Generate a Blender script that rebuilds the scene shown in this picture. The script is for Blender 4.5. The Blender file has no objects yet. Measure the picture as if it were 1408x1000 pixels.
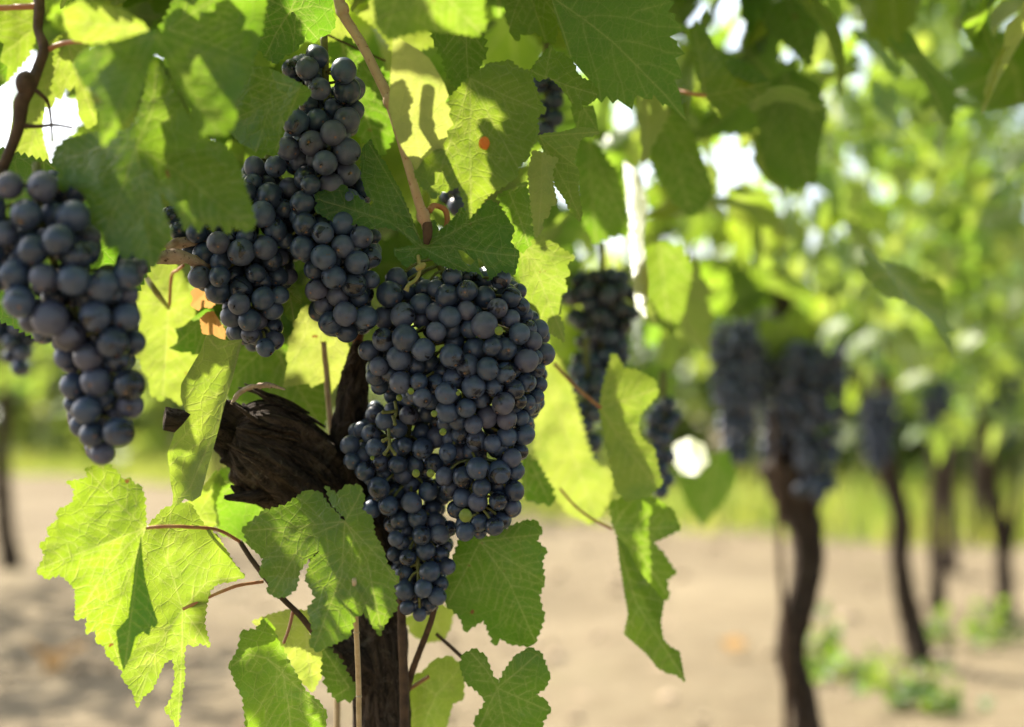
import bpy, math, random
import numpy as np
from mathutils import Vector, Matrix
from mathutils.geometry import delaunay_2d_cdt
R = math.radians
rng = np.random.default_rng(7)
random.seed(7)
SC = bpy.context.scene
COL = SC.collection

# ------------------------------------------------------------------ camera
CAM_H = 0.62
PITCH = 2.2
FPX = 1408 * 50 / 36.0
cd = bpy.data.cameras.new("camera")
cd.lens = 50; cd.sensor_width = 36
cd.clip_start = 0.02; cd.clip_end = 2000
cd.dof.use_dof = True
cd.dof.focus_distance = 0.895
cd.dof.aperture_fstop = 3.0
cam = bpy.data.objects.new("camera", cd)
cam.location = (0, 0, CAM_H)
cam.rotation_euler = (R(90 + PITCH), 0, 0)
COL.objects.link(cam)
SC.camera = cam
FWD = np.array([0, math.cos(R(PITCH)), math.sin(R(PITCH))])
UP = np.array([0, -math.sin(R(PITCH)), math.cos(R(PITCH))])
RT = np.array([1.0, 0, 0])
CAMP = np.array([0, 0, CAM_H])

# ------------------------------------------------------------------ sky, sun, exposure
SUN_AZ = (-0.72, 0.69)
SUN_EL = 47
h_ = math.hypot(*SUN_AZ)
S = np.array([SUN_AZ[0] / h_ * math.cos(R(SUN_EL)), SUN_AZ[1] / h_ * math.cos(R(SUN_EL)), math.sin(R(SUN_EL))])
w = bpy.data.worlds.new("World"); SC.world = w; w.use_nodes = True
nt = w.node_tree
bg = nt.nodes["Background"]; bg.inputs[1].default_value = 0.08
sky = nt.nodes.new("ShaderNodeTexSky"); sky.sky_type = 'NISHITA'; sky.sun_disc = False
sky.sun_elevation = R(SUN_EL); sky.sun_rotation = math.atan2(S[0], S[1])
sky.dust_density = 4.0; sky.air_density = 1.0
# thin bright haze cloud in the half of the sky round the sun
tcw = nt.nodes.new("ShaderNodeTexCoord")
dp = nt.nodes.new("ShaderNodeVectorMath"); dp.operation = 'DOT_PRODUCT'; nt.links.new(tcw.outputs["Generated"], dp.inputs[0])
dp.inputs[1].default_value = (S[0] * .8, S[1] * .8 + .1, .35)
cl = nt.nodes.new("ShaderNodeMapRange"); cl.interpolation_type = 'SMOOTHSTEP'; nt.links.new(dp.outputs["Value"], cl.inputs[0])
cl.inputs[1].default_value = .05; cl.inputs[2].default_value = .75
cn = nt.nodes.new("ShaderNodeTexNoise"); nt.links.new(tcw.outputs["Generated"], cn.inputs["Vector"]); cn.inputs["Scale"].default_value = 3.0; cn.inputs["Detail"].default_value = 5
cm = nt.nodes.new("ShaderNodeMath"); cm.operation = 'MULTIPLY_ADD'; nt.links.new(cn.outputs[0], cm.inputs[0]); cm.inputs[1].default_value = .8; cm.inputs[2].default_value = .35
cf = nt.nodes.new("ShaderNodeMath"); cf.operation = 'MULTIPLY'; nt.links.new(cl.outputs[0], cf.inputs[0]); nt.links.new(cm.outputs[0], cf.inputs[1])
cx = nt.nodes.new("ShaderNodeMix"); cx.data_type = 'RGBA'; cx.blend_type = 'ADD'; nt.links.new(cf.outputs[0], cx.inputs[0])
nt.links.new(sky.outputs[0], cx.inputs[6]); cx.inputs[7].default_value = (5.6, 5.8, 6.0, 1)
nt.links.new(cx.outputs[2], bg.inputs[0])
sl = bpy.data.lights.new("sun", 'SUN'); sl.energy = 4.3; sl.angle = R(0.5); sl.color = (1, 0.93, 0.8)
so = bpy.data.objects.new("sun", sl); COL.objects.link(so)
so.rotation_euler = Vector(-S).to_track_quat('-Z', 'Y').to_euler()
SC.view_settings.view_transform = 'Standard'; SC.view_settings.look = 'None'
SC.view_settings.exposure = 1.65; SC.view_settings.gamma = 1
SC.render.engine = 'CYCLES'
SC.cycles.max_bounces = 10; SC.cycles.diffuse_bounces = 5; SC.cycles.transmission_bounces = 8
SC.cycles.use_denoising = True
SC.cycles.sample_clamp_indirect = 8

def P(px, py, Z):
    px = np.asarray(px, float); py = np.asarray(py, float); Z = np.asarray(Z, float)
    return CAMP + Z[..., None] * (FWD + ((px - 704) / FPX)[..., None] * RT + ((500 - py) / FPX)[..., None] * UP)
def proj(p):
    d = np.asarray(p, float) - CAMP
    z = d @ FWD
    return 704 + (d @ RT) / z * FPX, 500 - (d @ UP) / z * FPX, z

# ------------------------------------------------------------------ materials
def M(name):
    m = bpy.data.materials.new(name); m.use_nodes = True
    n = m.node_tree
    for x in list(n.nodes): n.nodes.remove(x)
    return m, n
class N:
    def __init__(s, nt): s.nt = nt
    def new(s, t, **kw):
        n = s.nt.nodes.new(t)
        for k, v in kw.items(): setattr(n, k, v)
        return n
    def link(s, a, b): s.nt.links.new(a, b)
    def put(s, sock, v):
        if hasattr(v, 'is_output'): s.link(v, sock)
        else:
            if isinstance(v, tuple) and len(v) == 3 and sock.type == 'RGBA': v = v + (1,)
            sock.default_value = v
    def mix(s, f, a, b):
        n = s.new("ShaderNodeMix", data_type='RGBA')
        s.put(n.inputs[0], f); s.put(n.inputs[6], a); s.put(n.inputs[7], b)
        return n.outputs[2]
    def math(s, op, a, b=0.0, c=0.0, clamp=False):
        n = s.new("ShaderNodeMath", operation=op, use_clamp=clamp)
        s.put(n.inputs[0], a); s.put(n.inputs[1], b); s.put(n.inputs[2], c)
        return n.outputs[0]
    def ramp(s, f, lo, hi):
        n = s.new("ShaderNodeMapRange", clamp=True)
        s.put(n.inputs[0], f); n.inputs[1].default_value = lo; n.inputs[2].default_value = hi
        return n.outputs[0]
    def noise(s, vec, scale, detail=3.0, rough=0.55, dist=0.0):
        n = s.new("ShaderNodeTexNoise")
        if vec is not None: s.link(vec, n.inputs["Vector"])
        n.inputs["Scale"].default_value = scale; n.inputs["Detail"].default_value = detail
        n.inputs["Roughness"].default_value = rough; n.inputs["Distortion"].default_value = dist
        return n.outputs[0]
    def attr(s, name):
        return s.new("ShaderNodeAttribute", attribute_name=name).outputs["Fac"]
    def bump(s, h, st=0.3, dist=0.001):
        n = s.new("ShaderNodeBump"); n.inputs["Strength"].default_value = st; n.inputs["Distance"].default_value = dist
        s.link(h, n.inputs["Height"]); return n.outputs[0]
    def principled(s, col, rough, spec=0.5, normal=None):
        n = s.new("ShaderNodeBsdfPrincipled")
        s.put(n.inputs["Base Color"], col); s.put(n.inputs["Roughness"], rough)
        s.put(n.inputs["Specular IOR Level"], spec)
        if normal is not None: s.link(normal, n.inputs["Normal"])
        return n
    def out(s, sh):
        o = s.new("ShaderNodeOutputMaterial"); s.link(sh, o.inputs[0])

def leaf_material():
    m, nt = M("vine leaf"); n = N(nt)
    geo = n.new("ShaderNodeNewGeometry"); back = geo.outputs["Backfacing"]
    pos = geo.outputs["Position"]
    vein, rnd, tone = n.attr("vein"), n.attr("rnd"), n.attr("tone")
    n1 = n.noise(pos, 38, 4)
    vor = n.new("ShaderNodeTexVoronoi", feature='DISTANCE_TO_EDGE'); n.link(pos, vor.inputs["Vector"]); vor.inputs["Scale"].default_value = 260
    net = n.math('SUBTRACT', 1.0, n.ramp(vor.outputs["Distance"], 0.0, 0.09))
    vor2 = n.new("ShaderNodeTexVoronoi", feature='DISTANCE_TO_EDGE'); n.link(pos, vor2.inputs["Vector"]); vor2.inputs["Scale"].default_value = 95
    net2 = n.math('SUBTRACT', 1.0, n.ramp(vor2.outputs["Distance"], 0.0, 0.05))
    f = n.math('ADD', n.math('MULTIPLY', rnd, 0.6), n.math('MULTIPLY', n.ramp(n1, .3, .7), 0.4))
    up = n.mix(f, (.025, .088, .012), (.058, .148, .020))
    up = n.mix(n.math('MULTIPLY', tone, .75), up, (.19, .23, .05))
    un = n.mix(f, (.060, .132, .036), (.105, .182, .055))
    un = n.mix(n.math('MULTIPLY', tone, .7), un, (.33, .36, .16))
    col = n.mix(back, up, un)
    lines = n.math('ADD', n.math('MULTIPLY', net, .10), n.math('MULTIPLY', net2, .16))
    col = n.mix(n.math('ADD', n.math('MULTIPLY', vein, .52), lines, clamp=True), col, (.26, .29, .10))
    spots = n.ramp(n.noise(pos, 85, 3), .705, .745)
    spots = n.math('MULTIPLY', spots, n.ramp(n.noise(pos, 12, 1), .46, .55))
    col = n.mix(spots, col, (.17, .075, .03))
    dust = n.ramp(n.noise(pos, 160, 5, .7), .55, .85)
    col = n.mix(n.math('MULTIPLY', dust, .10), col, (.35, .34, .25))
    hgt = n.math('ADD', n.math('MULTIPLY', net, -.5), n.math('ADD', n.math('MULTIPLY', net2, -1.0), n.math('MULTIPLY', n1, 1.2)))
    nor = n.bump(hgt, .38, .0008)
    p = n.principled(col, n.math('ADD', n.math('MULTIPLY', back, .25), .38), .5, nor)
    tc = n.mix(n.math('ADD', n.math('MULTIPLY', rnd, .55), n.math('MULTIPLY', n1, .35)), (.19, .50, .022), (.60, .73, .028))
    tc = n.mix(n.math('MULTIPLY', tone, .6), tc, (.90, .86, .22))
    tc = n.mix(n.math('ADD', n.math('MULTIPLY', vein, .42), lines, clamp=True), tc, (.80, .80, .26))
    tc = n.mix(n.math('MULTIPLY', n.ramp(n.noise(pos, 55, 5, .65), .48, .70), .35), tc, (.16, .36, .015))
    tc = n.mix(spots, tc, (.35, .13, .03))
    t = n.new("ShaderNodeBsdfTranslucent"); n.link(tc, t.inputs[0]); n.link(nor, t.inputs["Normal"])
    ms = n.new("ShaderNodeMixShader"); ms.inputs[0].default_value = .36
    n.link(p.outputs[0], ms.inputs[1]); n.link(t.outputs[0], ms.inputs[2]); n.out(ms.outputs[0])
    return m
MAT_LEAF = leaf_material()

def dry_material():
    m, nt = M("dry leaf"); n = N(nt)
    pos = n.new("ShaderNodeNewGeometry").outputs["Position"]
    c = n.mix(n.ramp(n.noise(pos, 90, 5), .35, .65), (.22, .09, .03), (.55, .36, .12))
    p = n.principled(c, .75, .2)
    t = n.new("ShaderNodeBsdfTranslucent"); n.put(t.inputs[0], (.55, .30, .09))
    ms = n.new("ShaderNodeMixShader"); ms.inputs[0].default_value = .5
    n.link(p.outputs[0], ms.inputs[1]); n.link(t.outputs[0], ms.inputs[2]); n.out(ms.outputs[0])
    return m
MAT_DRY = dry_material()

def grape_material():
    m, nt = M("dark grape"); n = N(nt)
    geo = n.new("ShaderNodeNewGeometry"); pos = geo.outputs["Position"]
    oi = n.new("ShaderNodeObjectInfo").outputs["Random"]
    scar = n.attr("scar")
    a = n.noise(pos, 95, 5, .6)
    fine = n.noise(pos, 900, 3, .6)
    rub = n.ramp(n.noise(pos, 62, 3, .6, .6), .585, .635)
    wipe = n.ramp(n.noise(pos, 42, 2), .62, .70)
    bloom = n.math('MULTIPLY', n.math('ADD', .62, n.math('MULTIPLY', n.ramp(a, .3, .7), .38)), n.math('SUBTRACT', 1.0, n.math('MULTIPLY', rub, .85)))
    bloom = n.math('MULTIPLY', bloom, n.math('SUBTRACT', 1.0, n.math('MULTIPLY', wipe, .6)))
    bloom = n.math('MULTIPLY', bloom, n.math('ADD', .72, n.math('MULTIPLY', fine, .5)), clamp=True)
    bloom = n.math('MULTIPLY', bloom, n.math('ADD', .48, n.math('MULTIPLY', oi, .75)), clamp=True)
    sg = n.math('MULTIPLY', n.math('MULTIPLY', n.attr('smudge'), n.ramp(n.noise(pos, 170, 4, .65), .46, .56)), n.ramp(n.noise(pos, 33, 1), .46, .52))
    bloom = n.math('MULTIPLY', bloom, n.math('SUBTRACT', 1.0, n.math('MULTIPLY', sg, .85)))
    bc = n.mix(n.ramp(oi, .55, 1.0), (.068, .106, .190), (.088, .092, .145))
    col = n.mix(bloom, (.006, .0045, .007), bc)
    specks = n.ramp(n.noise(pos, 420, 1), .735, .76)
    col = n.mix(n.math('MULTIPLY', specks, .7), col, (.12, .06, .035))
    col = n.mix(scar, col, (.30, .145, .06))
    rough = n.math('ADD', .20, n.math('MULTIPLY', bloom, .26))
    nor = n.bump(n.math('ADD', n.noise(pos, 240, 4), n.math('MULTIPLY', fine, .25)), .12, .0006)
    p = n.principled(col, rough, .62, nor)
    n.out(p.outputs[0]); return m
MAT_GRAPE = grape_material()

def simple(name, c1, c2, scale, rough=.6, spec=.3, bump=.3, bd=.001, trans=None, c3=None):
    m, nt = M(name); n = N(nt)
    pos = n.new("ShaderNodeNewGeometry").outputs["Position"]
    a = n.noise(pos, scale, 5)
    col = n.mix(n.ramp(a, .32, .68), c1, c2)
    if c3: col = n.mix(n.ramp(n.noise(pos, scale * 3.1, 3), .60, .70), col, c3)
    p = n.principled(col, rough, spec, n.bump(a, bump, bd))
    sh = p.outputs[0]
    if trans:
        t = n.new("ShaderNodeBsdfTranslucent"); n.put(t.inputs[0], trans)
        ms = n.new("ShaderNodeMixShader"); ms.inputs[0].default_value = .4
        n.link(sh, ms.inputs[1]); n.link(t.outputs[0], ms.inputs[2]); sh = ms.outputs[0]
    n.out(sh); return m
MAT_UNRIPE = simple("unripe grape", (.22, .30, .06), (.34, .40, .10), 120, .4, .4, .1, .0005, (.5, .6, .1))
MAT_STEM = simple("grape stem", (.10, .11, .03), (.20, .20, .06), 200, .6, .3, .2, .0005)
MAT_CANE = simple("ripening cane", (.42, .27, .17), (.52, .38, .24), 90, .5, .35, .3, .0006, None, (.30, .13, .07))
MAT_PETIOLE = simple("red petiole", (.42, .13, .07), (.48, .26, .10), 90, .45, .4, .1, .0004)
MAT_GPET = simple("green petiole", (.22, .24, .06), (.36, .27, .09), 90, .45, .4, .1, .0004)
MAT_DCANE = simple("dark cane", (.045, .028, .018), (.12, .07, .04), 110, .7, .25, .5, .001)
MAT_GALL = simple("orange gall", (.75, .20, .03), (.85, .38, .06), 300, .45, .4, .2, .0006, (.9, .3, .05))
MAT_STAKE = simple("dry reed", (.40, .29, .15), (.58, .45, .27), 120, .6, .3, .3, .0005)
MAT_WOOD = simple("weathered wood", (.30, .20, .14), (.55, .43, .33), 120, .8, .2, .6, .0015, None, (.10, .06, .04))
MAT_POST = simple("grey post", (.20, .17, .14), (.30, .27, .23), 30, .85, .2, .4, .002)

def bark_material():
    m, nt = M("vine bark"); n = N(nt)
    uv = n.new("ShaderNodeUVMap", uv_map="UVMap").outputs[0]
    mp = n.new("ShaderNodeMapping"); n.link(uv, mp.inputs[0]); mp.inputs["Scale"].default_value = (1, .40, 1)
    v = mp.outputs[0]
    a = n.noise(v, 130, 7, .68, 1.6)
    b = n.noise(uv, 48, 6, .66, 1.2)
    c = n.noise(v, 420, 4, .6)
    col = n.mix(n.ramp(a, .36, .62), (.022, .015, .011), (.130, .092, .066))
    col = n.mix(n.ramp(b, .55, .72), col, (.23, .185, .145))
    col = n.mix(n.math('MULTIPLY', n.ramp(c, .55, .7), .5), col, (.030, .020, .014))
    fl = n.ramp(n.noise(uv, 210, 3, .6, .8), .63, .72)
    col = n.mix(n.math('MULTIPLY', fl, n.ramp(n.noise(uv, 30, 2), .45, .6)), col, (.27, .215, .165))
    hgt = n.math('ADD', n.math('MULTIPLY', a, 1.4), n.math('ADD', n.math('MULTIPLY', b, .9), n.math('MULTIPLY', c, .35)))
    p = n.principled(col, .88, .2, n.bump(hgt, 1.0, .009))
    n.out(p.outputs[0]); return m
MAT_BARK = bark_material()

def ground_material():
    m, nt = M("sandy soil"); n = N(nt)
    pos = n.new("ShaderNodeNewGeometry").outputs["Position"]
    a = n.noise(pos, 1.1, 4); b = n.noise(pos, 9, 6, .65); c = n.noise(pos, 60, 5, .6)
    col = n.mix(n.ramp(a, .35, .65), (.150, .118, .073), (.210, .170, .107))
    col = n.mix(n.math('MULTIPLY', n.ramp(b, .5, .72), .65), col, (.115, .083, .050))
    col = n.mix(n.math('MULTIPLY', n.ramp(c, .55, .75), .4), col, (.36, .30, .215))
    col = n.mix(n.math('MULTIPLY', n.ramp(n.noise(pos, 2.3, 5, .7), .6, .72), .35), col, (.12, .13, .04))
    hgt = n.math('ADD', n.math('MULTIPLY', b, 1.0), n.math('MULTIPLY', c, .4))
    p = n.principled(col, .95, .1, n.bump(hgt, .7, .025))
    n.out(p.outputs[0]); return m
MAT_GROUND = ground_material()
MAT_STONE = simple("clod", (.22, .16, .10), (.40, .32, .23), 25, .95, .1, .6, .01)

# ------------------------------------------------------------------ object helpers
def tag(o, label=None, cat=None, group=None, kind=None):
    if label: o["label"] = label
    if cat: o["category"] = cat
    if group: o["group"] = group
    if kind: o["kind"] = kind
    return o
def empty(name, loc=(0, 0, 0)):
    o = bpy.data.objects.new(name, None); o.location = Vector(loc); o.empty_display_size = .02
    COL.objects.link(o); return o
def link_mesh(name, me, mat=None, parent=None, loc=None):
    o = bpy.data.objects.new(name, me)
    if mat is not None and not me.materials: me.materials.append(mat)
    COL.objects.link(o)
    if parent is not None: o.parent = parent
    if loc is not None: o.location = Vector(loc)
    return o
def make_mesh(name, V, F, attrs=None, uv=None, smooth=True):
    me = bpy.data.meshes.new(name)
    V = np.asarray(V, np.float32)
    if isinstance(F, np.ndarray):
        nf, k = F.shape
        me.vertices.add(len(V)); me.vertices.foreach_set("co", V.ravel())
        me.loops.add(nf * k); me.loops.foreach_set("vertex_index", F.astype(np.int32).ravel())
        me.polygons.add(nf); me.polygons.foreach_set("loop_start", np.arange(0, nf * k, k, dtype=np.int32))
        me.update(calc_edges=True)
    else:
        me.from_pydata([tuple(map(float, v)) for v in V], [], F)
    for a, vals in (attrs or {}).items():
        at = me.attributes.new(a, 'FLOAT', 'POINT'); at.data.foreach_set("value", np.asarray(vals, np.float32))
    if uv is not None:
        lu = me.uv_layers.new(name="UVMap")
        idx = np.empty(len(me.loops), np.int32); me.loops.foreach_get("vertex_index", idx)
        lu.data.foreach_set("uv", np.asarray(uv, np.float32)[idx].ravel())
    if smooth: me.polygons.foreach_set("use_smooth", np.ones(len(me.polygons), bool))
    me.update(); me.validate()
    return me

def vnoise(x, y, seed=0):
    """smooth value noise on arrays"""
    x = np.asarray(x, float); y = np.asarray(y, float)
    xi = np.floor(x).astype(int); yi = np.floor(y).astype(int); fx = x - xi; fy = y - yi
    fx = fx * fx * (3 - 2 * fx); fy = fy * fy * (3 - 2 * fy)
    def hsh(a, b):
        q = np.sin(a * 127.1 + b * 311.7 + seed * 74.7) * 43758.5453
        return q - np.floor(q)
    return (hsh(xi, yi) * (1 - fx) + hsh(xi + 1, yi) * fx) * (1 - fy) + (hsh(xi, yi + 1) * (1 - fx) + hsh(xi + 1, yi + 1) * fx) * fy

def catmull(pts, n):
    pts = np.asarray(pts, float)
    if len(pts) < 3:
        t = np.linspace(0, 1, max(n, 2))[:, None]
        return pts[0] * (1 - t) + pts[-1] * t
    p = np.vstack([2 * pts[0] - pts[1], pts, 2 * pts[-1] - pts[-2]])
    out = []
    ts = np.linspace(0, len(pts) - 1 - 1e-6, n)
    for t in ts:
        i = int(t); u = t - i
        a, b, c, d = p[i], p[i + 1], p[i + 2], p[i + 3]
        out.append(.5 * ((2 * b) + (-a + c) * u + (2 * a - 5 * b + 4 * c - d) * u * u + (-a + 3 * b - 3 * c + d) * u ** 3))
    return np.array(out)

class Geo:
    def __init__(s): s.V = []; s.F = []; s.UV = []; s.n = 0
    def tube(s, pts, radii, sides=8, n=None, rough=0, seed=0, freq=3, cap=True, ridges=0):
        pts = np.asarray(pts, float)
        L = np.linalg.norm(np.diff(pts, axis=0), axis=1).sum()
        if n is None: n = max(4, len(pts) * 4)
        rr = np.asarray(radii, float).reshape(-1, 1) * np.ones((1, 1))
        if len(rr) == 1: rr = np.repeat(rr, len(pts), 0)
        c = catmull(np.hstack([pts, rr]), n)
        C = c[:, :3]; r = np.maximum(c[:, 3], 1e-5)
        T = np.gradient(C, axis=0); T /= np.linalg.norm(T, axis=1)[:, None] + 1e-12
        ref = np.array([0.31, -.9, .27]); base = self_n = None
        U = np.cross(T[0], ref); U /= np.linalg.norm(U)
        v0 = s.n; acc = 0
        ang = np.linspace(0, 2 * math.pi, sides, endpoint=False)
        for i in range(n):
            U = U - T[i] * (U @ T[i]); U /= np.linalg.norm(U); W = np.cross(T[i], U)
            if i: acc += np.linalg.norm(C[i] - C[i - 1])
            k = np.ones(sides)
            if rough:
                # periodic noise round the trunk, long along it
                k = k + rough * (vnoise(np.cos(ang) * freq + 9, np.sin(ang) * freq + acc / (r[i] * 2.2) + 5, seed) - .5) * 2
                k = k + rough * .6 * (vnoise(np.cos(ang) * freq * 2.7 + 3, np.sin(ang) * freq * 2.7 + acc / (r[i] * 1.3), seed + 3) - .5) * 2
            if ridges:
                k = k + ridges * (np.abs(np.sin(ang * 5.5 + 2.5 * vnoise(ang * 0 + acc * 25, ang * 0, seed) + acc * 14)) - .5)
            ring = C[i] + (r[i] * k)[:, None] * (np.cos(ang)[:, None] * U + np.sin(ang)[:, None] * W)
            s.V.append(ring)
            s.UV.append(np.stack([np.minimum(ang, 2 * math.pi - ang) * r.mean(), np.full(sides, acc)], 1))
        for i in range(n - 1):
            for j in range(sides):
                a = v0 + i * sides + j; b = v0 + i * sides + (j + 1) % sides
                s.F.append((a, b, b + sides, a + sides))
        if cap:
            s.F.append(tuple(v0 + j for j in reversed(range(sides))))
            s.F.append(tuple(v0 + (n - 1) * sides + j for j in range(sides)))
        s.n += n * sides
        return s
    def add(s, V, F, UV=None):
        V = np.asarray(V, float)
        s.V.append(V); s.F.extend(tuple(int(q) + s.n for q in f) for f in F)
        s.UV.append(UV if UV is not None else V[:, :2]); s.n += len(V)
        return s
    def build(s, name, mat, parent=None, origin=None, smooth=True):
        V = np.vstack(s.V)
        org = np.zeros(3)
        if parent is not None: org = np.array(parent.matrix_world.translation if False else parent.location)
        if parent is not None and parent.parent is not None: org = org + np.array(parent.parent.location)
        loc = None
        if origin is not None and parent is None: org = np.asarray(origin, float); loc = org
        me = make_mesh(name, V - org, s.F, uv=np.vstack(s.UV), smooth=smooth)
        return link_mesh(name, me, mat, parent, loc)

def pts(*a):
    """(px, py, depth) triples to world points"""
    return [P(x, y, z) for x, y, z in a]
def pxm(r, Z): return r * Z / FPX

# ------------------------------------------------------------------ leaves
def inside(poly, X, Y):
    poly = np.asarray(poly, float); res = np.zeros(len(X), bool)
    x1, y1 = poly[-1]
    for x2, y2 in poly:
        c = (y1 > Y) != (y2 > Y)
        with np.errstate(divide='ignore', invalid='ignore'):
            xi = (x2 - x1) * (Y - y1) / (y2 - y1 + 1e-30) + x1
        res ^= c & (X < xi)
        x1, y1 = x2, y2
    return res
def area2(poly):
    p = np.asarray(poly, float); q = np.roll(p, -1, 0)
    return (p[:, 0] * q[:, 1] - q[:, 0] * p[:, 1]).sum()
def serrate(poly, tooth, amp, rs):
    sgn = 1 if area2(poly) > 0 else -1
    out = []
    p = [np.asarray(a, float) for a in poly]
    for a, b in zip(p, p[1:] + p[:1]):
        d = b - a; L = np.hypot(*d); nrm = np.array([d[1], -d[0]]) / (L + 1e-9) * sgn
        out.append(a)
        n = int(round(L / tooth))
        if n < 1 or L < tooth * .8 or amp == 0: continue
        f = rs.random() < .5
        for k in range(n):
            pk = .68 if f else .32
            aa = amp * (L / n) * rs.uniform(.6, 1.25)
            t = (k + pk + rs.uniform(-.1, .1)) / n
            out.append(a + d * t + nrm * aa)
            if k < n - 1: out.append(a + d * ((k + 1 + rs.uniform(-.08, .08)) / n) - nrm * aa * .15)
    return out
def resample(poly, step):
    out = []
    p = [np.asarray(a, float) for a in poly]
    for a, b in zip(p, p[1:] + p[:1]):
        n = max(1, int(math.ceil(np.hypot(*(b - a)) / step)))
        out += [a + (b - a) * k / n for k in range(n)]
    return out
def seg_dist(X, Y, line):
    best = np.full(len(X), 1e9)
    for (x1, y1), (x2, y2) in zip(line[:-1], line[1:]):
        dx, dy = x2 - x1, y2 - y1
        t = np.clip(((X - x1) * dx + (Y - y1) * dy) / (dx * dx + dy * dy + 1e-12), 0, 1)
        best = np.minimum(best, np.hypot(X - x1 - t * dx, Y - y1 - t * dy))
    return best
def dens(line, step):
    line = [np.asarray(a, float) for a in line]; out = []
    for a, b in zip(line[:-1], line[1:]):
        n = max(1, int(np.hypot(*(b - a)) / step)); out += [a + (b - a) * k / n for k in range(n)]
    return np.array(out + [line[-1]])

def leaf_flat(outline, j, tips, rs, tooth=11, amp=.32, step=4.0, holes=(), veins=None, vw=1.5, secondary=True):
    """flat triangulated leaf in its own plane: X, Y, faces, vein mask, main-vein lines"""
    outl = serrate(outline, tooth, amp, rs) if amp else list(outline)
    outl = resample(outl, step)
    poly = np.array(outl)
    j = np.asarray(j, float)
    mains = [np.array([j, (j + np.asarray(t)) / 2 + rs.normal(0, 1.5, 2), np.asarray(t, float)]) if np.ndim(t) == 1 else np.array([j] + [np.asarray(q, float) for q in t]) for t in tips]
    secs = []
    if veins is not None: secs = [np.array(v, float) for v in veins]
    elif secondary:
        for mline in mains:
            c = dens(mline, 2); L = np.hypot(*(c[-1] - c[0]))
            if L < 30: continue
            d = (c[-1] - c[0]) / L
            k = 0
            for t in np.arange(.2, .93, max(.09, min(.2, 15 / L))):
                a = c[int(t * (len(c) - 1))]
                for sd in (1, -1):
                    ang = R(48) * sd
                    dd = np.array([d[0] * math.cos(ang) - d[1] * math.sin(ang), d[0] * math.sin(ang) + d[1] * math.cos(ang)])
                    ll = L * (.46 * (1 - t) + .06) * rs.uniform(.85, 1.15)
                    e = a + dd * ll; mid = a + dd * ll * .5 + d * -.02 * L
                    line = dens(np.array([a, mid, e]), 3)
                    ok = inside(poly, line[:, 0], line[:, 1]); 
                    cut = len(line) if ok.all() else int(np.argmin(ok))
                    if cut > 4: secs.append(line[:cut])
    xs = np.arange(poly[:, 0].min(), poly[:, 0].max(), step * 1.35); ys = np.arange(poly[:, 1].min(), poly[:, 1].max(), step * 1.17)
    G = np.array([(x + (step * .67 if k % 2 else 0), y) for k, y in enumerate(ys) for x in xs]).reshape(-1, 2)
    G = G + rs.normal(0, step * .1, G.shape)
    cand = [G[(seg_dist(G[:, 0], G[:, 1], np.vstack([poly, poly[:1]])) > step * .55)]] if len(G) else []
    vs = []
    for line, ww in [(m_, vw) for m_ in mains] + [(s_, vw * .62) for s_ in secs]:
        c = dens(line, step * .9); t = np.gradient(c, axis=0); t /= np.linalg.norm(t, axis=1)[:, None] + 1e-9
        nn = np.stack([-t[:, 1], t[:, 0]], 1)
        vs += [c, c + nn * ww, c - nn * ww]
    vs = np.vstack(vs) if vs else np.zeros((0, 2))
    pt = np.vstack(cand + [vs]) if len(vs) else np.vstack(cand)
    pt = pt[inside(poly, pt[:, 0], pt[:, 1])]
    for h in holes: pt = pt[~inside(h, pt[:, 0], pt[:, 1])]
    key = np.round(pt / (step * .16)).astype(int); _, ix = np.unique(key, axis=0, return_index=True); pt = pt[np.sort(ix)]
    co = [Vector(a) for a in outl] + []
    edges = [(k, (k + 1) % len(outl)) for k in range(len(outl))]
    hl = []
    for h in holes:
        hh = resample(h, step); b = len(co); co += [Vector(a) for a in hh]; edges += [(b + k, b + (k + 1) % len(hh)) for k in range(len(hh))]; hl.append(hh)
    co += [Vector(a) for a in pt]
    vo, _, fo, *_ = delaunay_2d_cdt(co, edges, [], 0, 1e-4)
    Vv = np.array([(v[0], v[1]) for v in vo]); F = np.array([f for f in fo if len(f) == 3], int)
    cen = Vv[F].mean(1)
    keep = inside(poly, cen[:, 0], cen[:, 1])
    for h in hl: keep &= ~inside(np.array(h), cen[:, 0], cen[:, 1])
    F = F[keep]
    used = np.unique(F); remap = np.full(len(Vv), -1); remap[used] = np.arange(len(used)); Vv = Vv[used]; F = remap[F]
    X, Y = Vv[:, 0], Vv[:, 1]
    vein = np.zeros(len(X)); vd = np.full(len(X), 1e9)
    for m_ in mains:
        d = seg_dist(X, Y, m_); vein = np.maximum(vein, np.exp(-(d / (vw * .75)) ** 2)); vd = np.minimum(vd, d)
    for s_ in secs:
        d = seg_dist(X, Y, s_); vein = np.maximum(vein, .72 * np.exp(-(d / (vw * .55)) ** 2)); vd = np.minimum(vd, d * 1.4)
    return X, Y, F, vein, vd, mains

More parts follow.
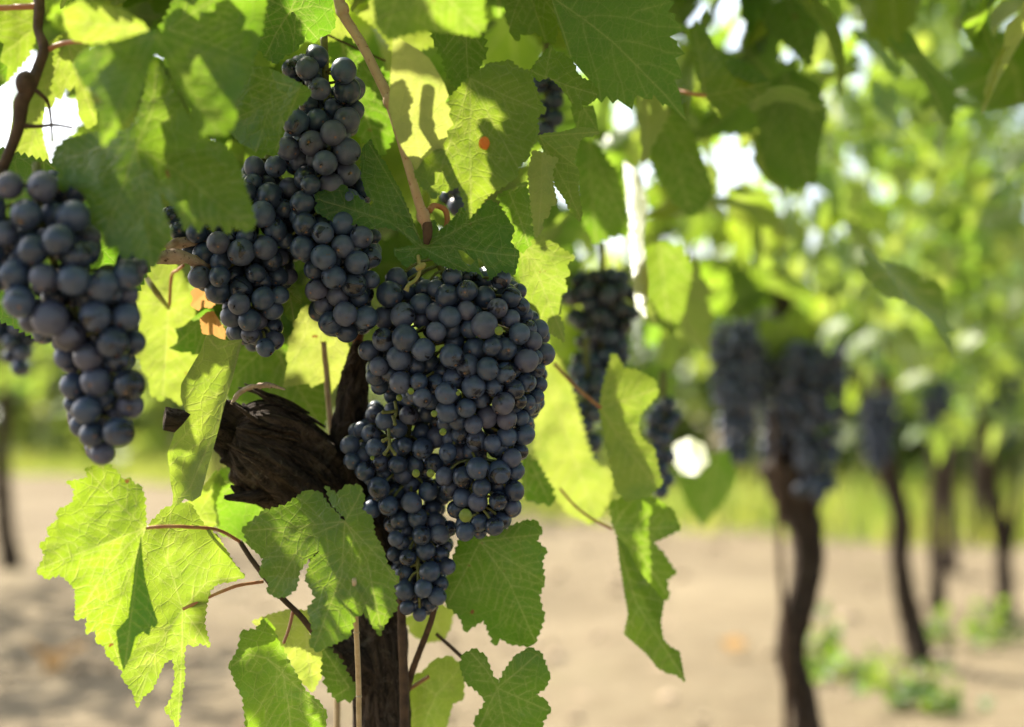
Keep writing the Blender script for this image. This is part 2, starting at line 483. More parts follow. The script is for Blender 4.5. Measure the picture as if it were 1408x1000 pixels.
LIT = []      # world points that the sun must reach
SHADE = []    # world points shaded by leaves added towards the sun
LEAFGROUP = "vine leaves around the grape bunches"
def leaf(label, outline, j, tips, Z, tilt=(0, 0), fold=.15, wave=.0022, curl=0.0, under=False, tone=0.0, rnd=None, amp=.32, tooth=11,
         holes=(), veins=None, vw=1.4, petiole=None, pr=1.8, pmat=None, lit=None, mat=None, name="vine_leaf", seed=None, step=4.0, cat="leaf"):
    rs = np.random.default_rng(seed if seed is not None else abs(hash(tuple(map(tuple, outline)))) % 99991)
    X, Y, F, vein, vd, mains = leaf_flat(outline, j, tips, rs, tooth * .9, min(amp * 2.0, .42), step, holes, veins, vw)
    m = Z / FPX
    jx, jy = j
    tx, ty = mains[0][-1] - mains[0][0]; tl = math.hypot(tx, ty); tx /= tl; ty /= tl
    q = (X - jx) * -ty + (Y - jy) * tx
    along = (X - jx) * tx + (Y - jy) * ty
    dj = np.hypot(X - jx, Y - jy)
    size = dj.max()
    dz = (tilt[0] * (X - jx) + tilt[1] * (Y - jy)) * m
    dz += fold * np.abs(q) * m
    a1, a2, ph = rs.uniform(0, 6.28, 3)
    dz += wave * np.sin(along / 21 + a1 + q / 60) * np.clip(np.abs(q) / 40, 0, 1.3)
    dz += wave * .8 * np.sin((X * math.cos(a2) + Y * math.sin(a2)) / 30 + ph) * np.clip(dj / size, 0, 1)
    dz += .0016 * (vnoise(X / 15 + jx, Y / 15 + jy, 5) - .5) + .0026 * (vnoise(X / 34 + jx, Y / 34, 6) - .5)
    dz += curl * (dj / size) ** 2 * size * m
    dz += .00014 * np.exp(-vd / 2.6) * (-1 if not under else 1) * -1 * min(1, Z)
    W = P(X, Y, Z + dz)
    org = P(jx, jy, Z)
    a, b, c = W[F[0]]
    facing = np.cross(b - a, c - a) @ (CAMP - a) > 0
    if facing == under: F = F[:, ::-1]
    rv = rs.random() if rnd is None else rnd
    me = make_mesh(name, W - org, F, {"vein": vein, "rnd": np.full(len(X), rv), "tone": np.full(len(X), tone)})
    o = link_mesh(name, me, mat or MAT_LEAF, None, org)
    tag(o, label, cat, LEAFGROUP)
    if petiole:
        Zs = [Z] + [p_[2] for p_ in petiole]
        pp = [org] + [P(*p_) for p_ in petiole]
        g = Geo(); g.tube(pp, [pxm(pr, Z)] * len(pp), 8, rough=.08)
        g.V = [v for v in g.V]
        g.build("petiole", pmat or MAT_PETIOLE, o)
    if lit is not None:
        ii = rs.choice(len(X), min(26 if lit else 18, len(X)), replace=False)
        (LIT if lit else SHADE).extend(list(W[ii]))
    return o

# ------------------------------------------------------------------ ground
GP = [(-30, 40), (-4.9, 15.3), (-1.3, 10.8), (.25, 8.7), (.95, 7.7), (2.35, 6.7), (4.2, 6.0), (9, 5.2)]   # edge of the grassy strip
gx = np.concatenate([-np.geomspace(400, 6, 24), np.linspace(-5.5, 6.5, 130), np.geomspace(7, 400, 24)])
gy = np.concatenate([[-300, -80, -20, -5, -2], np.linspace(-1, 14, 150), np.geomspace(15, 900, 26)])
GX, GY = np.meshgrid(gx, gy)
GZ = (vnoise(GX * 2.2, GY * 2.2, 1) - .5) * .05 + (vnoise(GX * 8, GY * 8, 2) - .5) * .022
GZ *= np.clip(1.2 - np.hypot(GX, GY) / 40, 0, 1)
nx, ny = len(gx), len(gy)
ii = (np.arange(ny - 1)[:, None] * nx + np.arange(nx - 1)).ravel()
g_me = make_mesh("ground", np.stack([GX.ravel(), GY.ravel(), GZ.ravel()], 1), np.stack([ii, ii + 1, ii + nx + 1, ii + nx], 1))
tag(link_mesh("ground", g_me, MAT_GROUND), kind="structure")
# small clods and stones lying on the soil: too many to count
st = Geo()
rs_ = np.random.default_rng(3)
ph_ = (1 + 5 ** .5) / 2
ico = np.array([(-1, ph_, 0), (1, ph_, 0), (-1, -ph_, 0), (1, -ph_, 0), (0, -1, ph_), (0, 1, ph_), (0, -1, -ph_), (0, 1, -ph_), (ph_, 0, -1), (ph_, 0, 1), (-ph_, 0, -1), (-ph_, 0, 1)]) / 1.9
icf = [(0, 11, 5), (0, 5, 1), (0, 1, 7), (0, 7, 10), (0, 10, 11), (1, 5, 9), (5, 11, 4), (11, 10, 2), (10, 7, 6), (7, 1, 8), (3, 9, 4), (3, 4, 2), (3, 2, 6), (3, 6, 8), (3, 8, 9), (4, 9, 5), (2, 4, 11), (6, 2, 10), (8, 6, 7), (9, 8, 1)]
for _ in range(1300):
    y = rs_.uniform(2.2, 9); x = rs_.uniform(-.45, .5) * y
    r = rs_.gamma(1.4, .006) + .004
    V = ico * r * rs_.uniform(.6, 1.3, (12, 1)) * np.array([1, 1, .6]) + np.array([x, y, r * .12])
    st.add(V, icf)
so_ = st.build("pebbles", MAT_STONE); tag(so_, kind="stuff")

# ------------------------------------------------------------------ traced leaves of the near vine
T_ = "leaf"
leaf("large green leaf with sharp yellow veins and pointed tip hanging from the top edge",
     [(757, -8), (775, -50), (830, -75), (890, -55), (917, -20), (921, 0), (928, 3), (918, 17), (929, 19), (927, 27), (946, 40), (932, 46), (921, 51), (931, 57), (931, 63), (942, 74), (928, 80), (934, 91), (938, 108), (927, 110), (934, 125), (937, 140), (944, 167), (926, 150), (914, 143), (912, 146), (898, 130), (897, 137), (886, 136), (877, 131), (873, 135), (869, 151), (857, 143), (849, 137), (843, 143), (834, 132), (827, 142), (819, 133), (812, 112), (797, 95), (783, 78), (772, 45), (762, 15)],
     (757, -5), [[(801, 25), (843, 58), (875, 90), (914, 130), (943, 165)], [(812, -45), (850, -60)], [(775, 45), (785, 78)]], .90, (.30, .25), .12, amp=0, curl=.1,
     veins=[[(801, 25), (815, 21), (840, 22), (865, 25), (885, 31), (900, 36), (935, 38)], [(865, 25), (875, 15), (905, 8), (922, 2)], [(801, 27), (803, 42), (808, 62), (815, 85), (822, 108), (826, 138)],
            [(843, 58), (858, 56), (880, 60), (900, 66), (918, 72), (938, 74)], [(841, 60), (843, 78), (848, 98), (855, 115), (859, 140)], [(875, 89), (892, 88), (908, 92), (922, 100), (936, 107)],
            [(873, 88), (877, 105), (883, 118), (890, 133)], [(785, 14), (800, -10), (830, -30), (880, -40)], [(770, 5), (778, -20), (790, -50)]], vw=1.7, under=True, rnd=.1, lit=False, step=3.4)
leaf("green leaf carrying one round orange gall in front of the pale leaf",
     [(646, 106), (660, 96), (672, 87), (686, 86), (701, 83), (713, 94), (728, 98), (733, 112), (738, 124), (742, 138), (751, 152), (737, 163), (741, 178), (738, 193), (729, 204), (727, 217), (712, 230), (711, 243), (700, 251), (690, 257), (682, 262), (670, 270), (662, 280), (645, 301), (640, 287), (636, 272), (630, 257), (618, 262), (607, 264), (598, 274), (590, 265), (580, 258), (570, 240), (578, 215), (592, 190), (605, 160), (622, 130)],
     (647, 108), [(648, 298), (738, 150), (712, 230), (600, 250)], .845, (.15, -.25), .16, amp=.16, tooth=9, curl=.15, rnd=.85, tone=.12)
leaf("pale yellowish leaf underside with two small rusty marks between the pink cane and gall leaf",
     [(541, 48), (555, 56), (575, 68), (590, 80), (598, 92), (611, 115), (617, 133), (612, 140), (620, 150), (617, 158), (624, 172), (614, 180), (616, 188), (610, 198), (612, 208), (603, 212), (601, 228), (592, 228), (590, 243), (582, 247), (574, 238), (567, 224), (558, 212), (548, 195), (540, 172), (534, 150), (536, 120), (538, 85)],
     (541, 50), [(584, 244), (616, 170), (540, 160)], .80, (.25, .5), -.12, amp=.0, under=True, tone=1.0, rnd=.6, wave=.001, lit=True)
leaf("blurred dark green leaf with paler lower edge hanging nearest at the top centre",
     [(512, -60), (560, -75), (620, -70), (668, -45), (668, -10), (664, 15), (668, 36), (655, 50), (636, 46), (610, 44), (585, 40), (562, 46), (540, 52), (528, 48), (518, 35), (514, 0)],
     (560, -60), [(660, 45), (530, 45), (600, 40)], .72, (.1, .55), .1, rnd=.5, tone=.1)
leaf("narrow half shaded leaf above the gall leaf, streaked by sunlight",
     [(590, 30), (625, 30), (655, 34), (665, 52), (668, 75), (660, 92), (655, 108), (645, 126), (634, 122), (624, 118), (614, 100), (607, 75), (596, 55)],
     (640, 30), [(644, 122), (610, 70), (665, 70)], .94, (.3, .1), .2, rnd=.3)
leaf("crinkled small leaf curling below the large veined leaf",
     [(757, 62), (765, 74), (774, 72), (782, 80), (789, 88), (792, 98), (801, 108), (815, 113), (823, 126), (819, 137), (810, 143), (801, 145), (800, 152), (790, 149), (785, 140), (776, 126), (766, 116), (755, 106), (740, 112), (728, 98), (740, 82)],
     (750, 106), [(820, 130), (758, 66), (732, 98)], .895, (.4, -.2), .25, amp=.12, tooth=8, rnd=.6, wave=.003)
leaf("ragged dark leaf at the top touching the large veined leaf",
     [(690, -25), (730, -30), (765, -15), (768, 12), (766, 40), (763, 62), (755, 58), (749, 60), (745, 50), (735, 45), (726, 48), (715, 47), (714, 57), (704, 50), (697, 28)],
     (725, -22), [(750, 55), (700, 40), (765, 20)], .95, (.2, .2), .2, amp=.1, rnd=.6)
leaf("drooping dull green leaf with folded top edge right of the gall leaf",
     [(738, 188), (752, 183), (770, 182), (786, 178), (800, 175), (813, 176), (825, 183), (812, 188), (800, 189), (796, 200), (789, 222), (797, 238), (795, 262), (801, 295), (797, 305), (785, 294), (777, 275), (765, 258), (757, 238), (749, 215), (745, 200)],
     (742, 188), [[(770, 212), (796, 232)], [(780, 260), (798, 300)], (820, 182)], .90, (-.3, .3), .3, amp=.12, tooth=7, under=True, tone=.15, rnd=.5, wave=.003)
leaf("small crinkled pale leaf hanging between gall leaf and drooping dull leaf",
     [(733, 207), (744, 209), (752, 214), (768, 218), (760, 233), (760, 250), (766, 280), (757, 284), (755, 297), (747, 302), (745, 318), (737, 327), (734, 310), (731, 285), (728, 262), (726, 236)],
     (745, 210), [(740, 322), (764, 276)], .88, (.2, .35), .3, amp=.14, tooth=8, under=True, tone=.7, rnd=.4, wave=.003, lit=False)
leaf("bluish grey leaf scrap under the crinkled small leaf",
     [(784, 147), (800, 146), (816, 145), (820, 160), (823, 182), (812, 178), (800, 178), (795, 186), (791, 172)],
     (800, 146), [(820, 178), (794, 176)], .955, (.2, .5), .1, amp=0, under=True, rnd=.3, wave=.001)
leaf("broad deeply lobed dark leaf centred where the cane ends above the main bunch",
     [(541, 343), (556, 340), (571, 337), (562, 329), (552, 319), (530, 312), (508, 315), (490, 308), (470, 311), (447, 299), (433, 290), (437, 279), (432, 268), (442, 263), (455, 261), (463, 256), (473, 254), (480, 263), (496, 274), (509, 283), (513, 278), (503, 266), (497, 245), (496, 215), (499, 203), (510, 191), (514, 203), (530, 226), (550, 262), (566, 300), (577, 328), (581, 329), (586, 315), (592, 303), (598, 302), (603, 318), (622, 303), (634, 285), (650, 298), (661, 284), (673, 275), (685, 282), (697, 299), (707, 314), (702, 333), (714, 349), (708, 378), (690, 372), (672, 386), (655, 374), (640, 373), (620, 369), (600, 363), (588, 352), (580, 356), (574, 358), (557, 367), (546, 354)],
     (582, 341), [[(535, 304), (437, 274)], [(558, 285), (509, 200)], [(588, 325), (595, 305)], [(625, 318), (655, 303), (680, 296)], [(620, 338), (672, 348), (710, 352)], [(610, 356), (640, 371)], [(570, 342), (545, 344)]], .885, (.12, -.30), -.10, amp=.10, tooth=9,
     holes=[[(629, 343), (637, 345), (645, 352), (653, 359), (645, 366), (636, 358)], [(656, 355), (662, 358), (668, 370), (673, 384), (668, 385), (660, 372)]],
     vw=1.3, rnd=.1, lit=False, step=3.4, wave=.0015)
leaf("light green leaf with drawn out tip behind the upper right edge of the main bunch",
     [(712, 336), (727, 322), (742, 324), (751, 331), (762, 334), (771, 341), (791, 354), (778, 364), (784, 375), (776, 383), (780, 399), (771, 408), (772, 424), (768, 434), (775, 448), (776, 471), (765, 463), (750, 456), (735, 435), (722, 412), (714, 380)],
     (716, 336), [[(742, 385), (775, 466)], [(750, 350), (787, 355)], [(720, 380), (724, 408)], [(748, 375), (780, 398)]], .955, (.2, .15), .15, amp=.14, tooth=9, under=True, tone=.25, rnd=.7, lit=True)
leaf("mid green leaf half hidden between dark lobed leaf and small pale leaf",
     [(684, 270), (697, 262), (708, 266), (716, 252), (723, 250), (728, 275), (727, 298), (733, 322), (725, 342), (714, 346), (708, 322), (700, 300), (692, 285)],
     (700, 264), [(727, 338), (722, 255)], .93, (.3, .2), .2, rnd=.3, lit=False)
leaf("yellowish translucent leaf glowing between the middle bunch and main bunch",
     [(434, 416), (425, 420), (416, 424), (409, 431), (403, 444), (405, 453), (396, 468), (397, 476), (394, 490), (396, 500), (389, 533), (405, 530), (425, 527), (427, 533), (447, 524), (450, 530), (454, 542), (468, 523), (482, 508), (485, 490), (476, 470), (470, 454), (452, 450), (440, 438)],
     (434, 418), [(452, 538), (392, 530), (480, 500), (398, 470)], .995, (.15, .2), .12, amp=.08, tooth=8, under=True, tone=.75, rnd=.8, lit=True)
leaf("small dark leaf tucked beside the lower tip of middle bunch",
     [(392, 390), (403, 392), (412, 402), (416, 416), (410, 432), (403, 442), (394, 436), (388, 418)],
     (394, 392), [(404, 440), (414, 415)], .93, (.2, .2), .2, amp=.1, rnd=.4)
leaf("folded dull green leaf with rusty specks hanging over the old wooden arm",
     [(283, 461), (292, 460), (303, 466), (316, 468), (333, 467), (331, 480), (326, 496), (320, 520), (308, 560), (302, 585), (297, 604), (287, 640), (276, 682), (264, 690), (254, 686), (246, 694), (237, 697), (238, 680), (235, 668), (230, 624), (240, 595), (252, 583), (262, 570), (255, 566), (248, 546), (249, 528), (262, 506), (275, 484)],
     (330, 469), [[(322, 510), (300, 580), (262, 670), (242, 690)], [(300, 480), (285, 465)]], .865, (-.35, .05), -.35, amp=0,
     veins=[[(324, 500), (300, 514), (262, 537)], [(316, 530), (290, 548), (258, 562)], [(308, 552), (270, 580), (235, 620)], [(294, 595), (262, 618), (233, 640)]], under=True, tone=.22, rnd=.8, wave=.0012, lit=False)
leaf("bright yellow backlit leaf with pale veins behind the left bunch",
     [(205, 352), (222, 360), (240, 362), (250, 372), (258, 395), (266, 410), (268, 432), (262, 455), (276, 480), (284, 496), (270, 520), (262, 545), (248, 558), (236, 548), (228, 543), (223, 552), (207, 542), (204, 520), (196, 510), (192, 494), (176, 487), (186, 462), (192, 440), (180, 420), (186, 396), (196, 378)],
     (232, 422), [(224, 545), (182, 418), (268, 440), (205, 360), (252, 378)], 1.03, (.1, .15), .12, amp=.12, tooth=9, tone=.35, rnd=.9, under=True, lit=True)
leaf("small dark toothed leaf silhouetted on the bright yellow leaf",
     [(232, 479), (243, 472), (245, 463), (240, 452), (252, 449), (262, 440), (272, 432), (282, 425), (293, 424), (298, 440), (294, 452), (284, 470), (277, 487), (264, 488), (262, 484), (250, 485)],
     (290, 430), [(236, 479), (270, 486), (243, 453)], .995, (.2, .3), .1, amp=0, rnd=.0, lit=False)
leaf("dark green leaf directly behind the top of the broken wooden arm",
     [(296, 500), (316, 484), (345, 474), (375, 470), (408, 480), (438, 500), (452, 540), (446, 592), (424, 570), (390, 566), (350, 556), (312, 545)],
     (372, 472), [(440, 585), (305, 535), (448, 520)], 1.04, (.1, .1), .1, amp=.12, rnd=.2, lit=False)
leaf("deep green leaf lying just under the broken wooden arm",
     [(292, 652), (318, 640), (345, 662), (400, 690), (440, 684), (436, 722), (402, 752), (362, 762), (332, 742), (304, 736), (288, 700)],
     (420, 690), [(300, 660), (340, 745), (400, 748)], 1.01, (.1, .2), .1, amp=.14, rnd=.2, lit=False)
leaf("bright yellow leaf wedge between the folded dull leaf and wooden arm",
     [(234, 702), (258, 690), (280, 668), (300, 648), (308, 662), (296, 692), (302, 722), (268, 730), (240, 724)],
     (300, 720), [(238, 704), (304, 655)], 1.0, (.1, .2), .1, amp=.12, tooth=8, rnd=.9, tone=.3, lit=True)
leaf("curled brown dry leaf beside the left edge of the middle bunch",
     [(262, 402), (270, 394), (282, 398), (290, 408), (296, 418), (290, 424), (280, 422), (272, 427), (262, 420), (266, 411)],
     (285, 400), [(264, 420), (292, 420)], .95, (.4, .4), .5, amp=.12, tooth=5, mat=MAT_DRY, wave=.003)
leaf("papery orange dry leaf scrap at the top of the folded dull leaf",
     [(275, 438), (284, 430), (293, 428), (302, 442), (310, 455), (309, 470), (298, 467), (288, 462), (278, 458)],
     (292, 430), [(306, 466), (278, 455)], .945, (.5, .2), .5, amp=.12, tooth=5, mat=MAT_DRY, wave=.003, lit=True)
leaf("large blurred leaf with drooping toothed lobes over the tops of left and middle bunches",
     [(180, 178), (150, 182), (118, 184), (92, 190), (76, 205), (70, 222), (82, 236), (78, 258), (92, 262), (104, 258), (116, 268), (124, 284), (120, 296), (130, 312), (142, 316), (144, 332), (150, 342), (160, 332), (165, 348), (172, 356), (182, 346), (190, 357), (200, 352), (206, 368), (216, 362), (221, 348), (229, 335), (236, 322), (232, 308), (225, 290), (219, 270), (216, 260), (226, 266), (238, 284), (248, 300), (254, 318), (264, 307), (274, 320), (284, 304), (292, 318), (302, 306), (312, 322), (320, 310), (332, 316), (344, 318), (352, 306), (345, 280), (336, 255), (330, 232), (322, 214), (306, 198), (282, 190), (274, 186), (262, 165), (248, 140), (232, 112), (216, 82), (206, 84), (201, 118), (193, 150)],
     (187, 202), [[(200, 280), (208, 362)], [(250, 240), (340, 312)], [(130, 205), (74, 224)], [(210, 150), (215, 90)], [(165, 270), (142, 330)]], .765, (-.05, -.35), .12, amp=.14, tooth=11, rnd=.45, tone=.05, wave=.003, step=5)
leaf("dark leaf added to close the bright gaps behind the large left bunch",
     [(-60, 215), (0, 205), (70, 225), (140, 240), (200, 300), (215, 350), (190, 400), (120, 440), (60, 470), (0, 440), (-60, 380)],
     (60, 220), [(70, 460), (200, 340), (-50, 360)], .87, (.1, .1), .1, rnd=.0, lit=False, step=6)  # leaf added so that no bright sky shows through the bunch
leaf("blurred two lobed leaf hanging uppermost left in front of everything else",
     [(208, 42), (190, 48), (160, 58), (130, 62), (112, 72), (100, 88), (110, 108), (122, 120), (128, 140), (138, 165), (140, 200), (152, 190), (170, 168), (188, 142), (199, 116), (204, 90), (214, 76), (226, 82), (240, 110), (256, 140), (266, 165), (276, 186), (290, 184), (304, 186), (320, 178), (326, 160), (318, 140), (330, 126), (342, 104), (346, 82), (320, 74), (290, 66), (262, 55), (238, 46), (222, 44)],
     (214, 48), [[(185, 100), (142, 194)], [(255, 110), (300, 182)], (110, 85), (340, 92)], .715, (.1, -.3), .18, amp=.12, tooth=14, rnd=.4, wave=.003, step=5)
leaf("sunlit yellow blurred leaf over the top left corner behind the two lobed leaf",
     [(86, 14), (110, 0), (140, 6), (170, 14), (196, 30), (206, 44), (180, 52), (150, 60), (122, 60), (98, 54), (90, 38)],
     (205, 42), [(92, 30), (130, 56), (140, 10)], .745, (.1, .5), .1, amp=.1, rnd=.9, tone=.3, lit=True, step=5)
leaf("blurred dark leaf with sun flecks leaning left of the veined top leaf",
     [(220, 40), (236, 10), (250, -30), (290, -60), (340, -40), (366, 0), (360, 40), (352, 70), (345, 95), (325, 96), (300, 84), (270, 66), (245, 56)],
     (232, 40), [(350, 85), (340, -30), (300, 80)], .775, (-.2, .3), .1, rnd=.3, step=5)
leaf("green leaf with curled edge covering the upper left side of middle bunch",
     [(300, 70), (325, 80), (345, 90), (370, 94), (392, 104), (408, 112), (425, 122), (429, 128), (420, 140), (404, 152), (392, 168), (385, 186), (383, 206), (376, 216), (371, 208), (364, 211), (354, 212), (346, 204), (332, 198), (320, 186), (306, 172), (318, 160), (312, 140), (305, 120), (300, 95)],
     (412, 122), [[(370, 150), (352, 208)], (380, 205), (310, 90), (320, 165)], .825, (-.3, .1), .2, amp=.08, tooth=10, rnd=.5, wave=.003, lit=False)
leaf("dark round leaf with fine yellow veins at the top left of the pink cane",
     [(338, -30), (380, -50), (440, -45), (458, -10), (456, 10), (461, 30), (456, 42), (446, 50), (440, 52), (428, 58), (420, 50), (412, 62), (404, 72), (392, 76), (380, 88), (366, 80), (352, 62), (344, 30)],
     (400, 14), [[(430, 8), (457, 14)], [(420, 35), (437, 54)], [(380, 45), (366, 75)], [(410, -10), (430, -40)], [(370, 0), (342, 0)]], .875, (.1, .2), .1, amp=.12, rnd=.0, under=False, lit=False)
leaf("dark shadowed leaf standing behind the upper middle bunch",
     [(448, 62), (480, 52), (512, 86), (545, 108), (560, 150), (540, 190), (524, 215), (508, 205), (490, 180), (480, 140), (462, 100)],
     (470, 60), [(520, 208), (555, 150), (480, 130)], 1.0, (.1, .1), .1, rnd=.1, lit=False)
leaf("sunlit yellow leaf glimpsed right of the pink cane near the top",
     [(478, -20), (520, -30), (575, -10), (590, 30), (598, 62), (572, 70), (560, 92), (540, 70), (520, 40), (498, 24)],
     (490, -10), [(570, 80), (590, 30), (520, 38)], 1.05, (.1, .2), .1, rnd=.9, tone=.4, lit=True)
leaf("sunlit yellow leaf scrap between the veined dark leaf and the pink cane",
     [(438, 40), (455, 24), (470, 22), (484, 46), (492, 74), (482, 80), (470, 62), (456, 52), (446, 62)],
     (470, 22), [(484, 76), (444, 56)], 1.03, (.2, .2), .1, rnd=.95, tone=.4, lit=True)
leaf("half lit leaf in the top left corner behind the brown cane",
     [(-40, -10), (0, -30), (42, -12), (50, 20), (48, 55), (38, 80), (20, 100), (8, 114), (-20, 112), (-45, 60)],
     (50, 36), [(-20, 90), (-20, 0), (40, -10)], 1.02, (-.1, .2), .1, rnd=.8, tone=.1, under=True, lit=True)
leaf("tall yellow backlit leaf behind the brown cane with torn toothed edge against white sky",
     [(86, 46), (108, 48), (124, 70), (128, 95), (134, 130), (134, 170), (120, 178), (108, 160), (106, 140), (103, 116), (96, 126), (90, 120), (84, 138), (76, 134), (72, 148), (62, 148), (58, 176), (61, 200), (68, 218), (66, 230), (52, 228), (40, 232), (18, 226), (14, 200), (18, 160), (34, 120), (52, 84), (66, 60)],
     (92, 58), [[(60, 130), (36, 226)], (130, 165), (120, 80)], 1.0, (.1, .15), .1, amp=.05, rnd=.85, tone=.3, under=True, lit=True)
leaf("large bright yellow green sunlit leaf with folded lobe in front of the soil",
     [(201, 724), (200, 702), (198, 682), (194, 668), (186, 666), (177, 656), (172, 662), (161, 650), (148, 638), (142, 646), (130, 640), (117, 644), (121, 656), (108, 660), (91, 662), (103, 673), (100, 690), (88, 698), (78, 704), (80, 714), (64, 727), (69, 738), (54, 750), (62, 764), (50, 786), (64, 796), (82, 790), (94, 800), (103, 810), (104, 832), (103, 853), (120, 848), (118, 872), (132, 866), (132, 884), (144, 888), (146, 900), (168, 922), (172, 905), (184, 894), (190, 876), (206, 866), (214, 852), (209, 832), (200, 805), (196, 775), (194, 745)],
     (200, 726), [[(150, 745), (54, 782)], [(165, 695), (122, 648)], [(178, 790), (150, 870), (166, 915)], [(150, 775), (108, 848)]], .84, (.1, .12), .14, amp=.14, tooth=9, rnd=.85, tone=.0, lit=True,
     petiole=[(230, 724, .845), (262, 725, .86), (300, 729, .90), (330, 745, .93)], pr=2.6)
leaf("bright green backlit leaf behind the largest sunlit leaf, its lobes drooping to a narrow tip",
     [(170, 860), (172, 800), (182, 765), (194, 742), (206, 720), (225, 700), (245, 692), (262, 692), (270, 705), (280, 722), (300, 738), (312, 758), (324, 778), (337, 793), (318, 800), (300, 802), (289, 812), (284, 830), (281, 858), (289, 890), (275, 884), (266, 890), (258, 880), (253, 898), (254, 930), (249, 965), (245, 1000), (238, 990), (226, 976), (236, 960), (241, 932), (238, 905), (226, 912), (216, 934), (208, 950), (196, 958), (189, 974), (182, 950), (170, 936), (166, 914), (176, 892)],
     (251, 838), [[(215, 890), (190, 965)], [(250, 900), (245, 990)], [(285, 800), (330, 793)], [(230, 770), (235, 700)], [(272, 865), (285, 886)]], .885, (.1, .1), .12, amp=.12, tooth=10, rnd=.75, tone=.15, lit=True,
     petiole=[(285, 822, .89), (325, 806, .90), (362, 800, .91)], pr=2.4)
leaf("big dark green lobed leaf with a tear hanging over trunk and main stake",
     [(475, 716), (455, 692), (447, 668), (462, 679), (478, 667), (496, 668), (501, 685), (497, 700), (512, 712), (515, 735), (527, 755), (532, 775), (549, 797), (541, 806), (546, 835), (528, 860), (522, 875), (512, 860), (500, 842), (488, 848), (480, 876), (458, 886), (436, 897), (425, 886), (430, 868), (423, 838), (434, 822), (424, 803), (420, 794), (427, 772), (440, 757), (424, 768), (412, 785), (408, 808), (395, 820), (380, 822), (367, 814), (370, 800), (356, 790), (362, 768), (342, 750), (333, 728), (347, 716), (362, 703), (392, 695), (413, 680), (425, 674), (440, 677), (455, 698)],
     (474, 717), [[(470, 790), (432, 890)], [(505, 770), (524, 866)], [(420, 740), (375, 815)], [(400, 725), (340, 730)], [(490, 690), (498, 672)], [(515, 760), (546, 798)]], .855, (-.1, -.22), .15, amp=.14, tooth=10, rnd=.45, lit=False, wave=.003)
leaf("dark folded leaf at the bottom left of the reed stake",
     [(352, 866), (364, 850), (374, 858), (382, 880), (400, 915), (420, 950), (440, 966), (449, 980), (447, 1010), (440, 1040), (380, 1055), (350, 1030), (338, 1000), (334, 960), (324, 940), (314, 915), (328, 892), (332, 868)],
     (366, 905), [[(388, 920), (396, 965), (405, 1045)], [(340, 900), (320, 915)], [(420, 955), (444, 975)]], .865, (.45, .05), .2, amp=.12, tooth=11, rnd=.35, lit=False)
leaf("bright yellow leaf lit through behind the bottom dark folded leaf",
     [(346, 855), (372, 845), (398, 838), (426, 840), (432, 856), (425, 872), (440, 888), (456, 893), (444, 908), (442, 930), (430, 952), (412, 936), (394, 900), (376, 876)],
     (420, 860), [(430, 948), (352, 856), (452, 894)], .965, (.1, .2), .1, amp=.1, tone=.55, rnd=.95, lit=True)
leaf("small dark leaf against the trunk left of the reed stake",
     [(450, 890), (466, 905), (480, 930), (490, 945), (488, 958), (474, 962), (460, 960), (450, 945), (443, 922), (444, 902)],
     (480, 945), [(446, 895), (460, 958)], .95, (.2, .2), .1, rnd=.3)
leaf("large dark leaf below the lower tip of main bunch with one sunlit patch",
     [(632, 742), (652, 736), (672, 738), (690, 732), (706, 722), (722, 716), (738, 716), (746, 730), (738, 744), (752, 757), (745, 772), (749, 800), (741, 818), (748, 850), (742, 868), (734, 886), (720, 888), (702, 886), (688, 878), (680, 888), (672, 868), (665, 853), (650, 862), (638, 868), (634, 852), (622, 838), (612, 828), (612, 800), (622, 770)],
     (660, 745), [[(700, 800), (735, 880)], (742, 735), (618, 825), [(700, 770), (748, 800)]], .955, (-.1, .15), .12, amp=.14, tooth=11, rnd=.1, lit=False)
leaf("dark three lobed leaf at the bottom right of the trunk",
     [(636, 900), (652, 892), (668, 902), (678, 930), (686, 940), (694, 922), (708, 902), (728, 890), (744, 898), (757, 930), (750, 946), (736, 955), (750, 962), (758, 976), (746, 992), (746, 1032), (700, 1042), (660, 1030), (652, 992), (668, 965), (656, 950), (640, 938), (632, 916)],
     (684, 946), [(648, 898), (738, 900), (752, 976), (700, 1036), (660, 1000)], .94, (-.1, .2), .12, amp=.13, tooth=10, rnd=.2, lit=False)
leaf("paler soft leaf between the trunk and the three lobed dark leaf",
     [(560, 930), (580, 925), (596, 908), (618, 902), (636, 915), (638, 940), (637, 962), (622, 968), (614, 1000), (600, 1032), (574, 1020), (560, 985)],
     (600, 955), [(575, 1018), (630, 920), (565, 935)], 1.0, (.1, .2), .1, amp=.1, rnd=.8, tone=.2, under=True)
leaf("yellow leaf glimpsed behind the bottom grapes of main bunch",
     [(556, 850), (580, 838), (602, 830), (624, 838), (620, 862), (610, 880), (585, 884), (566, 872)],
     (580, 840), [(612, 876), (562, 868)], 1.06, (.1, .2), .1, amp=.1, tone=.5, rnd=.9)
leaf("long green leaf hanging beside blurred bunches on a red stalk",
     [(824, 562), (828, 535), (836, 505), (842, 486), (850, 492), (858, 506), (876, 510), (900, 522), (906, 540), (890, 558), (880, 572), (877, 590), (884, 606), (899, 616), (904, 640), (911, 666), (892, 682), (862, 690), (846, 672), (838, 630), (829, 590)],
     (826, 561), [[(850, 600), (900, 665)], (843, 495), [(860, 550), (902, 535)]], 1.07, (.1, -.25), .2, amp=.12, tooth=11, rnd=.75, tone=.2, under=True,
     petiole=[(808, 546, 1.07), (790, 530, 1.08), (762, 500, 1.10)], pr=2.6)
